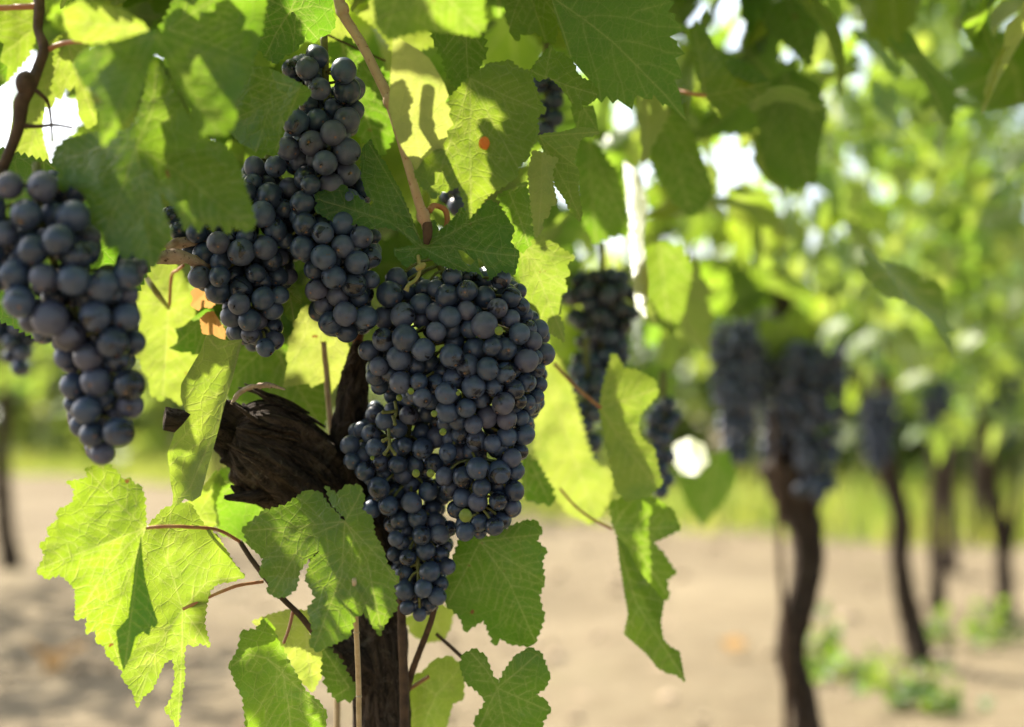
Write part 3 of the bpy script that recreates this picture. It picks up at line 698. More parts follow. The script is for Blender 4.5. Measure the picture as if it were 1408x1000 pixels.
leaf("dark green leaf under the long hanging leaf above the sunlit soil",
     [(838, 692), (858, 684), (880, 680), (902, 686), (926, 702), (936, 728), (912, 740), (898, 746), (914, 764), (930, 788), (916, 798), (920, 822), (902, 832), (880, 812), (864, 780), (852, 745), (842, 722)],
     (842, 728), [[(880, 760), (915, 815)], (928, 725), (870, 688)], 1.065, (.15, .2), .2, amp=.12, tooth=11, rnd=.4, lit=False,
     petiole=[(815, 714, 1.07), (790, 695, 1.08), (770, 672, 1.09)], pr=1.8)
leaf("narrow twisted leaf tip with pale folded edges hanging lowest over the sunlit soil",
     [(848, 738), (862, 752), (876, 782), (900, 812), (913, 826), (908, 856), (912, 880), (922, 890), (934, 896), (942, 938), (930, 928), (918, 926), (904, 918), (888, 898), (872, 884), (858, 872), (864, 845), (858, 810), (852, 772)],
     (848, 740), [[(875, 830), (940, 932)], [(862, 860), (860, 870)]], 1.045, (-.6, .1), -.5, amp=.1, tooth=8, rnd=.5, wave=.003)
leaf("broad soft yellow green leaf filling the gap right of main bunch",
     [(738, 500), (752, 482), (768, 490), (784, 530), (796, 570), (806, 610), (818, 640), (846, 648), (838, 700), (812, 722), (780, 705), (756, 668), (736, 620), (732, 560)],
     (745, 500), [(820, 715), (740, 640), (840, 655)], 1.16, (.1, .15), .1, rnd=.85, tone=.5, under=True, lit=True, step=5)
leaf("dark leaf in shade between main bunch edge and the soft yellow leaf",
     [(722, 625), (740, 640), (758, 670), (762, 690), (748, 692), (734, 690), (722, 682), (716, 650)],
     (726, 626), [(755, 690), (722, 678)], 1.05, (.1, .1), .1, rnd=.1, lit=False)
leaf("dark blurred leaf pointing down between veined top leaf and the hanging bunches",
     [(795, 190), (822, 200), (845, 235), (856, 265), (864, 300), (862, 322), (838, 326), (818, 336), (806, 312), (795, 285), (792, 240)],
     (810, 195), [(820, 332), (860, 310)], 1.16, (.1, .1), .1, rnd=.2, lit=False, step=5)
leaf("dark blurred leaf hanging directly right of the veined top leaf tip",
     [(878, 130), (905, 128), (935, 145), (955, 190), (970, 232), (980, 262), (968, 285), (950, 298), (925, 275), (900, 235), (884, 190)],
     (895, 130), [(950, 292), (975, 260)], 1.20, (.1, .1), .1, rnd=.15, lit=False, step=5)
leaf("blurred mid green cupped leaf on a red stalk right of the veined top leaf",
     [(948, 40), (960, 30), (972, 44), (984, 66), (1005, 78), (1030, 88), (1048, 104), (1062, 112), (1050, 128), (1028, 140), (1005, 152), (992, 164), (980, 146), (970, 132), (958, 104), (950, 70)],
     (970, 132), [(1058, 114), (955, 42), (994, 160)], 1.09, (.2, -.3), .25, amp=.1, rnd=.5, tone=.1, step=5,
     petiole=[(950, 129, 1.08), (930, 124, 1.09)], pr=2.6)
leaf("blurred dark leaf at the top edge above the cupped leaf",
     [(1042, 0), (1056, -40), (1100, -60), (1136, -30), (1126, 20), (1120, 66), (1114, 90), (1096, 76), (1070, 52), (1050, 30)],
     (1070, -40), [(1112, 85), (1130, 0)], 1.28, (.1, .2), .1, rnd=.25, lit=False, step=5)
leaf("broad blurred dark leaf under the blue tinted gap of canopy",
     [(1042, 130), (1066, 110), (1092, 96), (1126, 116), (1136, 160), (1126, 205), (1122, 250), (1090, 262), (1058, 244), (1044, 200)],
     (1080, 102), [(1110, 255), (1050, 220), (1132, 180)], 1.30, (.1, .1), .1, rnd=.2, lit=False, step=5)
leaf("blurred green leaf beside pale sunlit strip above the hanging bunches",
     [(886, 342), (912, 332), (936, 340), (952, 368), (946, 398), (940, 430), (924, 462), (904, 440), (890, 400)],
     (905, 336), [(922, 456), (948, 380)], 1.22, (.1, .2), .1, rnd=.5, tone=.1, step=5)
leaf("pale sunlit narrow leaf seen nearly edge on",
     [(858, 222), (880, 240), (890, 280), (884, 330), (892, 390), (888, 438), (874, 424), (868, 360), (864, 300)],
     (868, 226), [(886, 432)], 1.27, (-.9, -1.2), .2, amp=.05, under=False, tone=1.0, rnd=.9, lit=True, step=5)
leaf("blurred white sunlit leaf scrap between the sparse reddish cluster and the long bluish bunch",
     [(928, 612), (948, 602), (968, 612), (974, 636), (958, 654), (938, 652), (926, 634)], (948, 602), [(952, 652)], 1.5, (-.92, -1.38), .1, amp=.05, tone=1.0, rnd=1.0, lit=True, step=6)
leaf("dark blurred leaf hanging below the bunches left of the second trunk",
     [(926, 642), (960, 628), (1000, 620), (1012, 660), (990, 696), (966, 722), (946, 694)],
     (985, 622), [(966, 716), (935, 650)], 1.55, (.1, .1), .1, rnd=.2, lit=False, step=6)
# folded-down flap of the large sunlit leaf, and the gall on the gall leaf
big = [o for o in SC.objects if o.get("label", "").startswith("large bright yellow green sunlit")][0]
rsf = np.random.default_rng(5)
X, Y, F, vein, vd, mains = leaf_flat([(194, 738), (196, 770), (200, 800), (209, 832), (217, 856), (212, 864), (208, 860), (205, 874), (197, 868), (186, 876), (180, 900), (170, 922), (164, 900), (160, 868), (176, 850), (182, 810), (186, 775)], (194, 740), [(172, 915)], rsf, 8, .08, 4)
W = P(X, Y, .832 + .00010 * (X - 194) * 1.0 + .003 * np.sin((Y - 740) / 40)) - np.array(big.location)
a, b, c = W[F[0]] + np.array(big.location)
if np.cross(b - a, c - a) @ (CAMP - a) < 0: F = F[:, ::-1]
fo_ = link_mesh("folded_lobe", make_mesh("folded_lobe", W, F, {"vein": vein, "rnd": np.zeros(len(X)), "tone": np.zeros(len(X))}), MAT_LEAF, big)
fo_["label"] = "dark folded lobe of the sunlit leaf"
gl = [o for o in SC.objects if o.get("label", "").startswith("green leaf carrying")][0]
def ball(center, r, nu=20, nv=14, squash=(1, 1, 1), bump=0, seed=0):
    V = []; F = []
    for i in range(nv + 1):
        th = math.pi * i / nv
        for k in range(nu):
            ph = 2 * math.pi * k / nu
            V.append((math.sin(th) * math.cos(ph) * squash[0], math.sin(th) * math.sin(ph) * squash[1], math.cos(th) * squash[2]))
    V = np.array(V)
    if bump: V *= (1 + bump * (vnoise(V[:, 0] * 2.5 + 7, V[:, 1] * 2.5 + V[:, 2] * 2 + 7, seed) - .5))[:, None]
    for i in range(nv):
        for k in range(nu):
            a = i * nu + k; b = i * nu + (k + 1) % nu
            F.append((a, a + nu, b + nu, b))
    return V * r + np.asarray(center), F
gg = Geo(); V, F = ball(P(666, 197, .838), pxm(7.5, .84), squash=(1, .8, 1.25), bump=.15); gg.add(V, F); gg.build("gall", MAT_GALL, gl)["label"] = "round orange gall"

# ------------------------------------------------------------------ grapes
def grape_mesh(seed, nu=30, nv=22):
    V, F = ball((0, 0, 0), 1.0, nu, nv, squash=(1, 1, 1.06), bump=.035, seed=seed)
    rr = np.hypot(V[:, 0], V[:, 1]); low = V[:, 2] < 0
    scar = np.where(low, np.exp(-(rr / .085) ** 4), 0) * .9
    smud = np.where(low, np.exp(-((rr - .12) / .34) ** 2), 0)
    V[:, 2] += np.where(low, .05 * np.exp(-(rr / .10) ** 2), .05 * np.exp(-(rr / .12) ** 2) * -1)
    F = [f for f in F]
    # merge the coincident pole rings by keeping them; faces there are slivers that stay smooth
    return V, F, scar, smud
GM = []
for s_ in range(4):
    V, F, sc, sm_ = grape_mesh(s_)
    me = make_mesh("grape", V, F, {"scar": sc, "smudge": sm_}); me.materials.append(MAT_GRAPE); GM.append(me)
LV, LF, LS, _ = grape_mesh(9, 18, 12)

def rot_rand(rs, down=.9):
    """a grape hangs with its scar outward and down, with some scatter towards the viewer"""
    d = Vector((rs.normal(0, .6), -abs(rs.normal(.5, .55)), -abs(rs.normal(.75, .5)))).normalized()
    return (-d).to_track_quat('Z', 'Y').to_matrix().to_euler()

def bunch(label, data, Z0, bulge, axis, seed, group="dark grape bunches on the near vine", green=(), nfill=50, min_gap=.93, rachis=()):
    """data: (px, py, r_px, layer).  The front layer follows the photo, the depth is solved so that no grapes cut into each other."""
    rs = np.random.default_rng(seed)
    D = np.array([(d + (0,))[:4] for d in data], float)
    x, y, r, lay = D.T
    r = r * 1.03
    rm = r * Z0 / FPX
    Zc = np.empty(len(D))
    for i in range(len(D)):
        near = np.abs(y - y[i]) < 42
        lo, hi = (x[near] - r[near]).min(), (x[near] + r[near]).max()
        cx, hw = (lo + hi) / 2, max((hi - lo) / 2, 1)
        u = min(abs(x[i] - cx) / hw, 1)
        Zc[i] = Z0 - bulge * hw * Z0 / FPX * math.sqrt(1 - u * u * .97)
    Zc += lay * .0095 - (r - r.mean()) * .0005 + rs.normal(0, .0012, len(D))
    for it in range(60):
        W = P(x, y, Zc); moved = 0
        for i in range(len(D)):
            d = np.linalg.norm(W - W[i], axis=1); need = min_gap * (rm + rm[i])
            hit = np.where((d < need) & (np.arange(len(D)) != i))[0]
            for k in hit:
                back = i if (Zc[i] > Zc[k]) else k
                if back != i: continue
                lat = math.hypot(x[i] - x[k], y[i] - y[k]) * Z0 / FPX
                want = math.sqrt(max(need[k] ** 2 - lat ** 2, 0))
                dz = want - (Zc[i] - Zc[k])
                if dz > 1e-5:
                    Zc[i] += min(dz, .004) * .8; moved += 1
        if not moved: break
    W = P(x, y, Zc)
    Zmax = np.percentile(Zc, 90)
    # inner and back grapes that the front layer half hides
    allW = list(W); allR = list(rm); fill = []
    tries = 0
    pre = [(k, x[k] + dx, y[k] + dy) for dx, dy in ((0, 0), (9, 5), (-9, 5), (0, -10), (11, -4), (-11, -4)) for k in range(len(D)) if lay[k] < 2]
    while len(fill) < nfill and tries < 12000:
        tries += 1
        k = rs.integers(len(D)); px_ = x[k] + rs.normal(0, 7); py_ = y[k] + rs.normal(0, 7)
        if pre: k, px_, py_ = pre.pop(0)
        near = np.hypot(x - px_, y - py_) < 24
        if near.sum() < 2: continue
        hwid = np.abs(y - py_) < 30
        if px_ < x[hwid].min() + 3 or px_ > x[hwid].max() - 3 or py_ > y.max() - 6: continue
        zz = (Zc[k] + rm[k] * rs.uniform(1.5, 2.1) if tries <= 6 * len(D) else Zc[near].max() + rs.uniform(-.002, .06)); rr = rs.uniform(.8, 1.05) * np.median(rm)
        w = P(px_, py_, zz)
        if (np.linalg.norm(np.array(allW) - w, axis=1) < .80 * (np.array(allR) + rr)).any(): continue
        allW.append(w); allR.append(rr); fill.append((w, rr, zz))
    top = P(*axis[0])
    root = empty("grape_bunch", top); tag(root, label, "grapes", group)
    order = sorted(range(len(D)), key=lambda i: (lay[i], -r[i]))
    singles = [(W[i], rm[i]) for i in order[:100]]
    rest = [(W[i], rm[i]) for i in order[100:]] + [(f[0], f[1]) for f in fill]
    while len(singles) < 100 and rest: singles.append(rest.pop(0))
    for c, rad in singles:
        o = bpy.data.objects.new("grape", GM[rs.integers(4)]); COL.objects.link(o)
        o.parent = root; o.location = Vector(c - top); k = rad * 1.0
        o.scale = (k, k, k * rs.uniform(.97, 1.03)); o.rotation_euler = rot_rand(rs)
    if rest:
        VV = []; FF = []; SS = []; n = 0
        for c, rad in rest:
            mt = np.array(rot_rand(rs).to_matrix())
            VV.append(LV @ mt.T * rad + c - top); FF += [tuple(q + n for q in f) for f in LF]; SS.append(LS); n += len(LV)
        o = link_mesh("grapes", make_mesh("grapes", np.vstack(VV), FF, {"scar": np.concatenate(SS)}), MAT_GRAPE, root)
        o["kind"] = "stuff"
    ax = catmull(np.array([P(*a) for a in axis]), 40)
    g = Geo(); g.tube(ax[::4], np.linspace(.0026, .0012, len(ax[::4])), 7, rough=.12)
    for c in allW[:len(D)]:
        k = np.argmin(np.linalg.norm(ax - c - np.array([0, 0, .012]), axis=1))
        q = ax[k]; mid = (q + c) / 2 + np.array([0, 0, .003])
        g.tube([q, mid, c], [.0011, .0009, .0011], 5, n=6)
    for line in rachis:
        g.tube([P(*a) for a in line], [.0011] * len(line), 6)
        e = P(*line[-1]); V, F = ball(e, .0014, 8, 6); g.add(V, F)
    g.build("stem", MAT_STEM, root)
    for gxp, gyp, gr, gz in green:
        gg = Geo(); V, F = ball(P(gxp, gyp, gz), pxm(gr, gz), 18, 12, (1, 1, 1.05)); gg.add(V, F)
        gg.build("unripe_grape", MAT_UNRIPE, root)["label"] = "small green unripe grape"
    SHADE.extend(list(W[rs.choice(len(W), min(26, len(W)), replace=False)]))
    return root, W, Zc

MAIN = [(536,405,17.5),(546,383,14,1),(554,434,16),(529,437,15,1),(579,418,14),(527,467,14.5),(557,465,17),(507,482,13.5),(582,481,14.5),(549,492,16),(622,380,12.5),
(615,407,15.5),(642,400,14),(666,409,15,1),(600,397,12,1),(600,429,13),(619,436,14),(642,427,12),(684,424,13),(666,447,17),(622,452,13,1),(647,452,13,1),(600,456,12.5),
(580,440,11,1),(677,477,12),(694,480,15.5),(621,490,15.5),(653,480,15,1),(625,470,13,2),(688,383,14),(697,403,13),(713,401,11,1),(703,409,13),(715,422,13,1),(702,438,12),
(722,433,11,1),(714,459,14),(727,452,11,1),(741,453,13,1),(733,469,12),(711,486,11),(724,496,15.5),(748,487,15,1),(521,504,12.5),(517,518,13),(522,531,12,2),(551,526,14.5),
(537,514,12,1),(576,525,11.5),(572,503,13,1),(600,529,13,1),(614,541,14.5),(624,520,14,1),(643,503,15),(651,532,15.5),(671,507,14.5),(679,532,12.5),(695,513,14),(581,547,12.5),
(592,550,12,1),(615,566,14.5),(641,561,12.5),(661,550,11,1),(692,555,14.5),(670,573,14.5),(697,577,13),(629,578,12.5),(612,582,11,1),(651,584,12),(634,597,13),(656,606,14),
(621,603,12),(677,610,11.5),(677,587,11,2),(697,600,13.5),(738,507,11,1),(724,526,12.5),(707,536,13),(741,529,11.5,1),(713,552,11),(738,545,10,1),(726,553,10,1),(716,575,11,1),
(727,562,9,2),(721,598,13.5),(723,581,10,1),(715,621,11,1),(704,630,12.5),(709,648,12),(707,675,13.5),(704,698,10),(616,622,12),(635,622,12,1),(611,655,12),(637,656,14),(657,644,15),
(686,650,15.5),(647,620,11,1),(662,670,12.5),(685,667,12,1),(619,671,12,1),(636,684,13),(657,690,13),(685,689,12.5),(675,705,11,1),(659,719,12),(680,724,12.5),(640,731,12.5),
(690,715,11),(660,732,9,1),(627,700,12,1),(560,400,13,2),(585,398,13,2),(640,380,12,2),(665,385,12,2),(590,500,13,2),(610,512,13,2)]
LOW = [(587,568,12),(562,571,12.5),(560,548,13,2),(529,579,12),(547,590,12.5),(601,601,14),(580,594,12,1),(510,597,13,1),(498,590,11,2),(516,616,12.5),(501,617,11,1),(481,612,13),
(500,627,12,1),(484,634,11.5),(522,637,12),(547,639,12.5),(557,613,11),(581,617,14),(571,639,12),(597,637,13),(502,648,13),(530,651,11,1),(554,653,12),(586,648,10,1),(521,671,14.5),
(565,666,12,1),(589,675,13),(534,695,13.5),(511,700,12),(566,691,13.5),(595,699,12),(607,684,11,1),(550,715,13.5),(574,712,13),(599,718,12.5),(557,728,11,1),(617,727,11),(580,736,13),
(605,735,13),(544,741,10),(585,757,13),(606,762,11.5),(561,767,11),(615,779,11),(591,786,14),(542,762,10,1),(555,788,13,1),(557,812,13.5),(582,809,12),(605,802,11),(601,820,12),
(590,830,11,1),(560,835,10),(577,845,9),(546,800,10,1),(612,752,10,1),(575,770,12,2),(570,790,12,2),(540,565,12,2),(515,570,12,2),(530,620,12,2),(545,675,12,2),(580,655,12,2),(570,750,12,2),(600,780,11,2)]
MID = [(435.5,79,15.5,1),(422.5,94,15),(401,95,13,1),(472.5,97.5,17),(439,122,15),(477,125,18),(485,122,17,1),(407,169,17),(436,165,15,1),(477,165,17.5),(487,152,14,1),(458,183,17),(429,197,17),
(396,204,15.5),(477,208,18),(447,224,16.3),(414,221,15.5,1),(477,239,17,1),(422,245,17,1),(427,254,13),(416,279,16),(391,287,13,1),(419,309,16),(444,321,14.5),(416,341,16),(392,330,12,1),
(471,339,15.5),(471,308,17,1),(497,326,15),(514,325,10,1),(445,354,16.5),(491,361,15.5),(510,354,14,1),(459,381,16),(432,370,14,1),(487,392,16.5),(510,385,12,1),(435,399,14.5),(464,406,15),
(494,410,13,1),(446,419,13,1),(475,432,16),(504,437,15.5),(454,444,15.5),(477,457,14,1),(440,275,15,1),(455,255,16,1),(480,275,15,1),(455,295,15,1),(500,260,13,2),(460,148,15,2),(425,145,14,2),(400,135,13,2),(485,300,13,2)]
SIDE = [(300,334,15),(315,328,12,1),(332,347,18),(339,326,14),(281,350,16),(263,349,14,1),(304,360,14),(275,381,15),(302,380,14),(322,379,14),(347,375,13),(300,400,17),(332,397,15.5),(349,388,13,1),
(329,418,14.5),(319,435,15),(343,440,15),(326,456,11),(344,460,12),(365,341,15.5),(360,352,15,1),(374,358,14),(352,376,13),(361,387,13),(382,381,14),(397,380,12,1),(362,410,15),(385,406,12),
(375,426,13.5),(355,441,12),(375,450,14),(377,468,13),(365,478,12.5),(352,460,12,1),(371,270,18),(399,259,14,1),(361,295,17),(379,316,15),(350,230,14,1),(379,229,14.5),(235,297,13,1),(246,316,13,1),
(338,265,14,1),(348,252,13),(340,300,14,1),(322,300,13,1),(300,305,13,1),(270,320,14,1),(390,300,13,2),(365,255,14,2),(330,280,13,2),(285,365,13,2),(325,360,13,2)]
LEFT = [(13,255,18),(58,257,19),(36,295,20),(100,298,21),(107,262,16,1),(6,322,17),(80,330,20),(46,344,20),(124,325,14,1),(107,352,18),(21,377,20.5),(60,382,18),(101,385,20),(141,393,20.5),(173,381,17),
(153,405,15,1),(191,368,13,1),(176,405,14,1),(27,415,21),(69,438,23),(42,442,15,1),(131,435,20),(174,436,18),(96,462,21),(155,471,21),(184,470,16,1),(121,490,19),(160,496,18,1),(90,492,15,1),(132,525,20),
(178,529,20.5),(101,531,18,1),(163,508,15,1),(143,548,17,1),(119,564,18),(179,558,18.5),(100,556,12,1),(157,568,13,1),(127,598,17),(163,594,19.5),(141,623,16),(-15,350,19),(-20,390,20),(-12,290,18),
(-30,320,19),(-25,260,18),(75,410,17,2),(120,410,17,2),(30,330,17,2),(75,295,17,2),(80,260,16,2),(145,440,16,2)]
bunch("main grape bunch in the centre, widest of all, under the dark lobed leaf", MAIN, .925, .72, [(600, 355, .93), (625, 420, .925), (640, 560, .92), (655, 720, .91)], 1,
      green=[(686, 455, 6, .868), (640, 709, 9, .885), (565, 538, 4.5, .872), (597, 569, 4.5, .874), (609, 594, 5, .876), (630, 541, 3, .866)], nfill=340)
bunch("tapering grape bunch with bare green stalk, behind the main bunch and ending lower above trunk", LOW, .945, .62, [(590, 500, .96), (560, 600, .945), (572, 720, .94), (577, 842, .93)], 2,
      green=[(572, 651, 5.5, .895), (592, 651, 5.5, .895), (549, 547, 4.5, .90), (512, 630, 3, .90)], nfill=200,
      rachis=[[(543, 552, .905), (545, 565, .902), (542, 575, .90)], [(545, 565, .902), (534, 567, .898), (527, 567, .897)], [(540, 572, .90), (542, 578, .898), (543, 583, .897)],
              [(534, 590, .898), (535, 603, .894), (535, 615, .893), (529, 624, .893)], [(535, 613, .893), (543, 624, .892)], [(535, 602, .894), (527, 606, .893)]])
bunch("long middle grape bunch hanging from the top beside the pink cane", MID, .905, .7, [(445, 50, .92), (450, 150, .91), (455, 300, .905), (475, 445, .90)], 3, nfill=200)
bunch("grape bunch with some shrivelled berries at its tip, above the old wooden arm", SIDE, .915, .6, [(370, 215, .93), (340, 300, .92), (340, 380, .915), (365, 470, .91)], 4, nfill=150)
bunch("blurred large grape bunch at the left edge of the photo", LEFT, .77, .65, [(50, 225, .79), (60, 320, .775), (110, 450, .77), (143, 610, .765)], 5, nfill=340)

def far_bunch(label, cx, cy, hw, hh, Z, n, seed, r=.0075, group="blurred grape bunches further along the row", nshow=40):
    """a bunch hanging deeper in the row, its grapes packed round a drooping core"""
    rs = np.random.default_rng(seed); top = P(cx, cy - hh, Z)
    root = empty("grape_bunch", top); tag(root, label, "grapes", group)
    m = Z / FPX; C = []; tries = 0
    rad = max(r, 0.0)
    while len(C) < n and tries < 9000:
        tries += 1
        v = rs.uniform(-1, 1); wd = (1 - .62 * (v + 1) / 2) * (1 if v > -.8 else .75)
        u = rs.uniform(-1, 1); ww = rs.uniform(-1, 1)
        if u * u + ww * ww > 1: continue
        p = P(cx, cy + v * hh, Z) + np.array([u * wd * hw * m, ww * wd * hw * m * .8, 0])
        if C and (np.linalg.norm(np.array(C) - p, axis=1) < rad * 1.75).any(): continue
        C.append(p)
    C.sort(key=lambda p: p[1])
    for c in C[:100]:
        o = bpy.data.objects.new("grape", GM[rs.integers(4)]); COL.objects.link(o); o.parent = root
        o.location = Vector(c - top); k = rad * rs.uniform(.9, 1.12); o.scale = (k, k, k); o.rotation_euler = rot_rand(rs)
    g = Geo(); g.tube([top + np.array([0, 0, .03]), top, P(cx, cy + hh * .8, Z)], [.003, .003, .0015], 6); g.build("stem", MAT_STEM, root)
    SHADE.extend(C[:8])
far_bunch("dark blurred grape bunch right of the main bunch, beside the narrow pale sunlit leaf", 828, 470, 52, 92, 1.30, 100, 11)
far_bunch("small dark straggling grape bunch below the red leaf stalk", 806, 572, 26, 62, 1.26, 42, 12)
far_bunch("sparse reddish grape cluster behind the long hanging leaf", 912, 615, 20, 62, 1.34, 26, 13)
far_bunch("few dark grapes seen through the gap right of the gall leaf", 752, 150, 20, 46, 1.12, 18, 14, group="dark grape bunches on the near vine")
far_bunch("few dark grapes hidden behind the cane end and red leaf stalk", 622, 276, 22, 22, 1.05, 10, 15, group="dark grape bunches on the near vine")
far_bunch("added dark grape clump in place of dark canopy at the left edge", 25, 465, 40, 42, 1.3, 45, 16)  # grapes added to give the dark patch of canopy here
far_bunch("long bluish blurred grape bunch left of the second trunk", 1012, 540, 40, 92, 2.12, 100, 17, .009)
far_bunch("tall dark blurred grape bunch directly over the second trunk", 1066, 535, 40, 95, 2.26, 100, 18, .0092)
far_bunch("wide dark blurred grape bunch on the right of the second trunk", 1122, 580, 52, 105, 2.20, 100, 19, .0098)
far_bunch("dark blurred bunch over the third slender trunk", 1208, 595, 28, 48, 3.25, 70, 20, .010)
far_bunch("dark blurred bunch right of the third trunk", 1290, 570, 30, 45, 3.6, 60, 21, .010)
far_bunch("dark blurred bunch near the right edge of the row", 1378, 560, 26, 50, 4.1, 55, 22, .011)
far_bunch("little dark grape clump beside pale sunlit gaps above the long bluish bunch", 950, 385, 12, 16, 1.7, 12, 23)

# ------------------------------------------------------------------ the near vine: trunk, arm, canes, stake
GX0 = P(527, 960, .97)
vine = empty("grapevine", (P(530, 1000, .985)[0], P(530, 1000, .985)[1], 0))
tag(vine, "nearest grapevine with thick gnarled dark trunk and broken wooden arm behind the grapes", "grapevine", "grapevines of the near row")
vb = np.array(vine.location)
tr = Geo()
tr.tube([vb + np.array([.004, .01, -.08]), vb + np.array([0, .006, .12]), P(530, 1120, .985), P(524, 990, .985), P(520, 910, .985), P(508, 840, .99), P(490, 760, 1.0), P(462, 700, 1.0)],
        [.030, .024, .020, .0178, .0182, .022, .026, .028], 64, 220, rough=.16, seed=4, freq=2.2, ridges=.10)
tr.tube([P(512, 860, .995), P(492, 760, .99), P(480, 670, .985), P(478, 600, .985), P(486, 530, .985), P(500, 470, .985)], [.014, .013, .0125, .011, .009, .006], 32, 100, rough=.25, seed=14, freq=2.5, ridges=.10)
tr.build("trunk", MAT_BARK, vine)
ar = Geo()
ar.tube([P(475, 735, 1.0), P(455, 700, .995), P(430, 666, .985), P(402, 638, .972), P(372, 616, .962), P(346, 602, .955), P(322, 594, .952)], [.026, .029, .030, .0305, .0295, .026, .017], 110, 280, rough=.24, seed=9, freq=4.6, ridges=.04)
# torn fibres and a jagged rim at the broken end
rsa = np.random.default_rng(21)
for k in range(46):
    a = rsa.uniform(0, 2 * math.pi); c = P(322 + rsa.uniform(-4, 70), 562 + rsa.uniform(0, 40), .955)
    q = P(330, 598, .953)
    off = np.array([math.cos(a) * .6, -abs(math.sin(a)) * .4 - .2, math.sin(a)]) * .020
    e = q + off; d = (P(290, 540, .952) - P(330, 566, .955)); d /= np.linalg.norm(d)
    ar.tube([e - d * .03, e, e + d * rsa.uniform(.002, .009) + rsa.normal(0, .002, 3)], [.0035, .003, .0008], 6, n=8, rough=.2)
for k in range(26):    # peeling strips of bark along the arm and its underside
    t = rsa.uniform(.05, .95); a = rsa.uniform(-.5, math.pi + .5)
    c = catmull(np.array([P(475, 735, 1.0), P(430, 666, .985), P(372, 616, .962), P(322, 594, .952)]), 50)
    i = int(t * 44); d = c[i + 5] - c[i]; d /= np.linalg.norm(d)
    u = np.cross(d, [0, 0, 1]); u /= np.linalg.norm(u); v = np.cross(u, d)
    e = c[i] + (u * -math.sin(a) * np.sign(u[1]) + v * math.cos(a)) * .0302
    ar.tube([e - d * rsa.uniform(.012, .03), e + rsa.normal(0, .0015, 3), e + d * rsa.uniform(.012, .03) + rsa.normal(0, .003, 3)], [.0008, .0022, .0006], 5, n=8, rough=.25)
ar.build("arm", MAT_BARK, vine)["label"] = "broken gnarled wooden arm"
rim = Geo()
rim.tube([P(318, 556, .925), P(330, 540, .925), P(350, 531, .925), P(372, 530, .928), P(392, 536, .932)], [.0006, .0014, .0018, .0015, .0005], 12, 60, rough=.5, seed=2, freq=3)
rim.build("bare_wood_rim", MAT_WOOD, vine)["label"] = "pale weathered rim of bare wood"
sp = Geo()
sp.tube([P(330, 612, .955), P(290, 592, .94), P(255, 580, .93), P(226, 577, .925)], [.011, .008, .0075, .0068], 24, 50, rough=.25, seed=5, ridges=.08)
sp.build("dead_spur", MAT_BARK, vine)
sp = Geo()
sp.tube([P(520, 945, .98), P(495, 915, .97), P(468, 888, .965), P(455, 882, .962)], [.012, .010, .006, .002], 20, 40, rough=.3, seed=6, ridges=.1)
sp.build("dead_spur", MAT_BARK, vine)
sp = Geo()
sp.tube([P(308, 684, .94), P(345, 683, .945), P(385, 676, .96), P(410, 660, .97)], [.0012, .0045, .006, .005], 14, 40, rough=.35, seed=7, ridges=.1)
sp.tube([P(318, 668, .94), P(330, 676, .945), P(345, 685, .95)], [.001, .003, .003], 10, 20, rough=.35, seed=8)
sp.build("dead_spur", MAT_BARK, vine)
sp = Geo()
sp.tube([P(214, 356, .90), P(245, 352, .895), P(275, 362, .90), P(300, 372, .915)], [.0028, .0042, .0030, .002], 12, 40, rough=.35, seed=11, ridges=.1)
sp.tube([P(232, 340, .91), P(250, 333, .905), P(284, 331, .91)], [.0035, .0035, .002], 12, 30, rough=.35, seed=12)
sp.build("dead_spur", MAT_WOOD, vine)
def cane(name, p, r, mat, nodes=(), sides=14, rough=.06):
    g = Geo(); pp = [P(*q) for q in p]; g.tube(pp, r, sides, len(pp) * 10, rough=rough, freq=1.5)
    for (x, y, z, rr) in nodes:
        V, F = ball(P(x, y, z), rr, 16, 12, (1, 1, 1.35), .15); g.add(V, F)
    return g.build(name, mat, vine)
cane("cane", [(452, -60, .885), (466, 0, .885), (473, 22, .885), (498, 62, .885), (520, 106, .885), (536, 140, .885), (552, 195, .88), (566, 245, .878), (577, 282, .88), (585, 305, .885), (590, 328, .892)],
     [.0034, .0036, .0034, .0030, .0031, .0035, .0028, .0028, .0031, .0034, .0024], MAT_CANE, [(471, 14, .885, .0042), (536, 139, .884, .0041), (582, 297, .884, .0041)])["label"] = "pinkish beige ripening cane"
cane("cane", [(587, 306, .884), (588, 322, .884), (586, 336, .885)], [.0031, .0030, .0018], MAT_DCANE)
cane("cane", [(604, 284, .90), (596, 283, .897), (590, 290, .892)], [.0017, .0018, .0022], MAT_PETIOLE)
cane("cane", [(604, 284, .90), (612, 289, .90), (615, 300, .90), (614, 312, .90)], [.0017, .0018, .0018, .0018], MAT_PETIOLE)
cane("cane", [(52, -40, .83), (54, 10, .82), (52, 40, .815), (60, 66, .81), (52, 95, .805), (42, 120, .80), (30, 140, .80), (26, 172, .80), (12, 212, .80), (0, 240, .80), (-14, 280, .80)],
     [.0030, .0032, .0027, .0031, .0030, .0034, .0042, .0034, .0031, .0033, .0035], MAT_DCANE, [(36, 116, .80, .0058)])["label"] = "dark brown cane"
cane("tendril", [(60, 72, .81), (80, 62, .81), (105, 57, .80), (130, 58, .79), (160, 52, .77)], [.0017, .0015, .0014, .0013, .0012], MAT_PETIOLE, sides=8)
cane("tendril", [(42, 120, .80), (56, 130, .80), (66, 142, .805), (70, 165, .81), (72, 195, .815)], [.0016, .0013, .0010, .0007, .0005], MAT_DCANE, sides=8)
cane("tendril", [(28, 172, .80), (50, 174, .80), (75, 172, .80), (100, 176, .80)], [.0017, .0012, .0009, .0007], MAT_DCANE, sides=8)
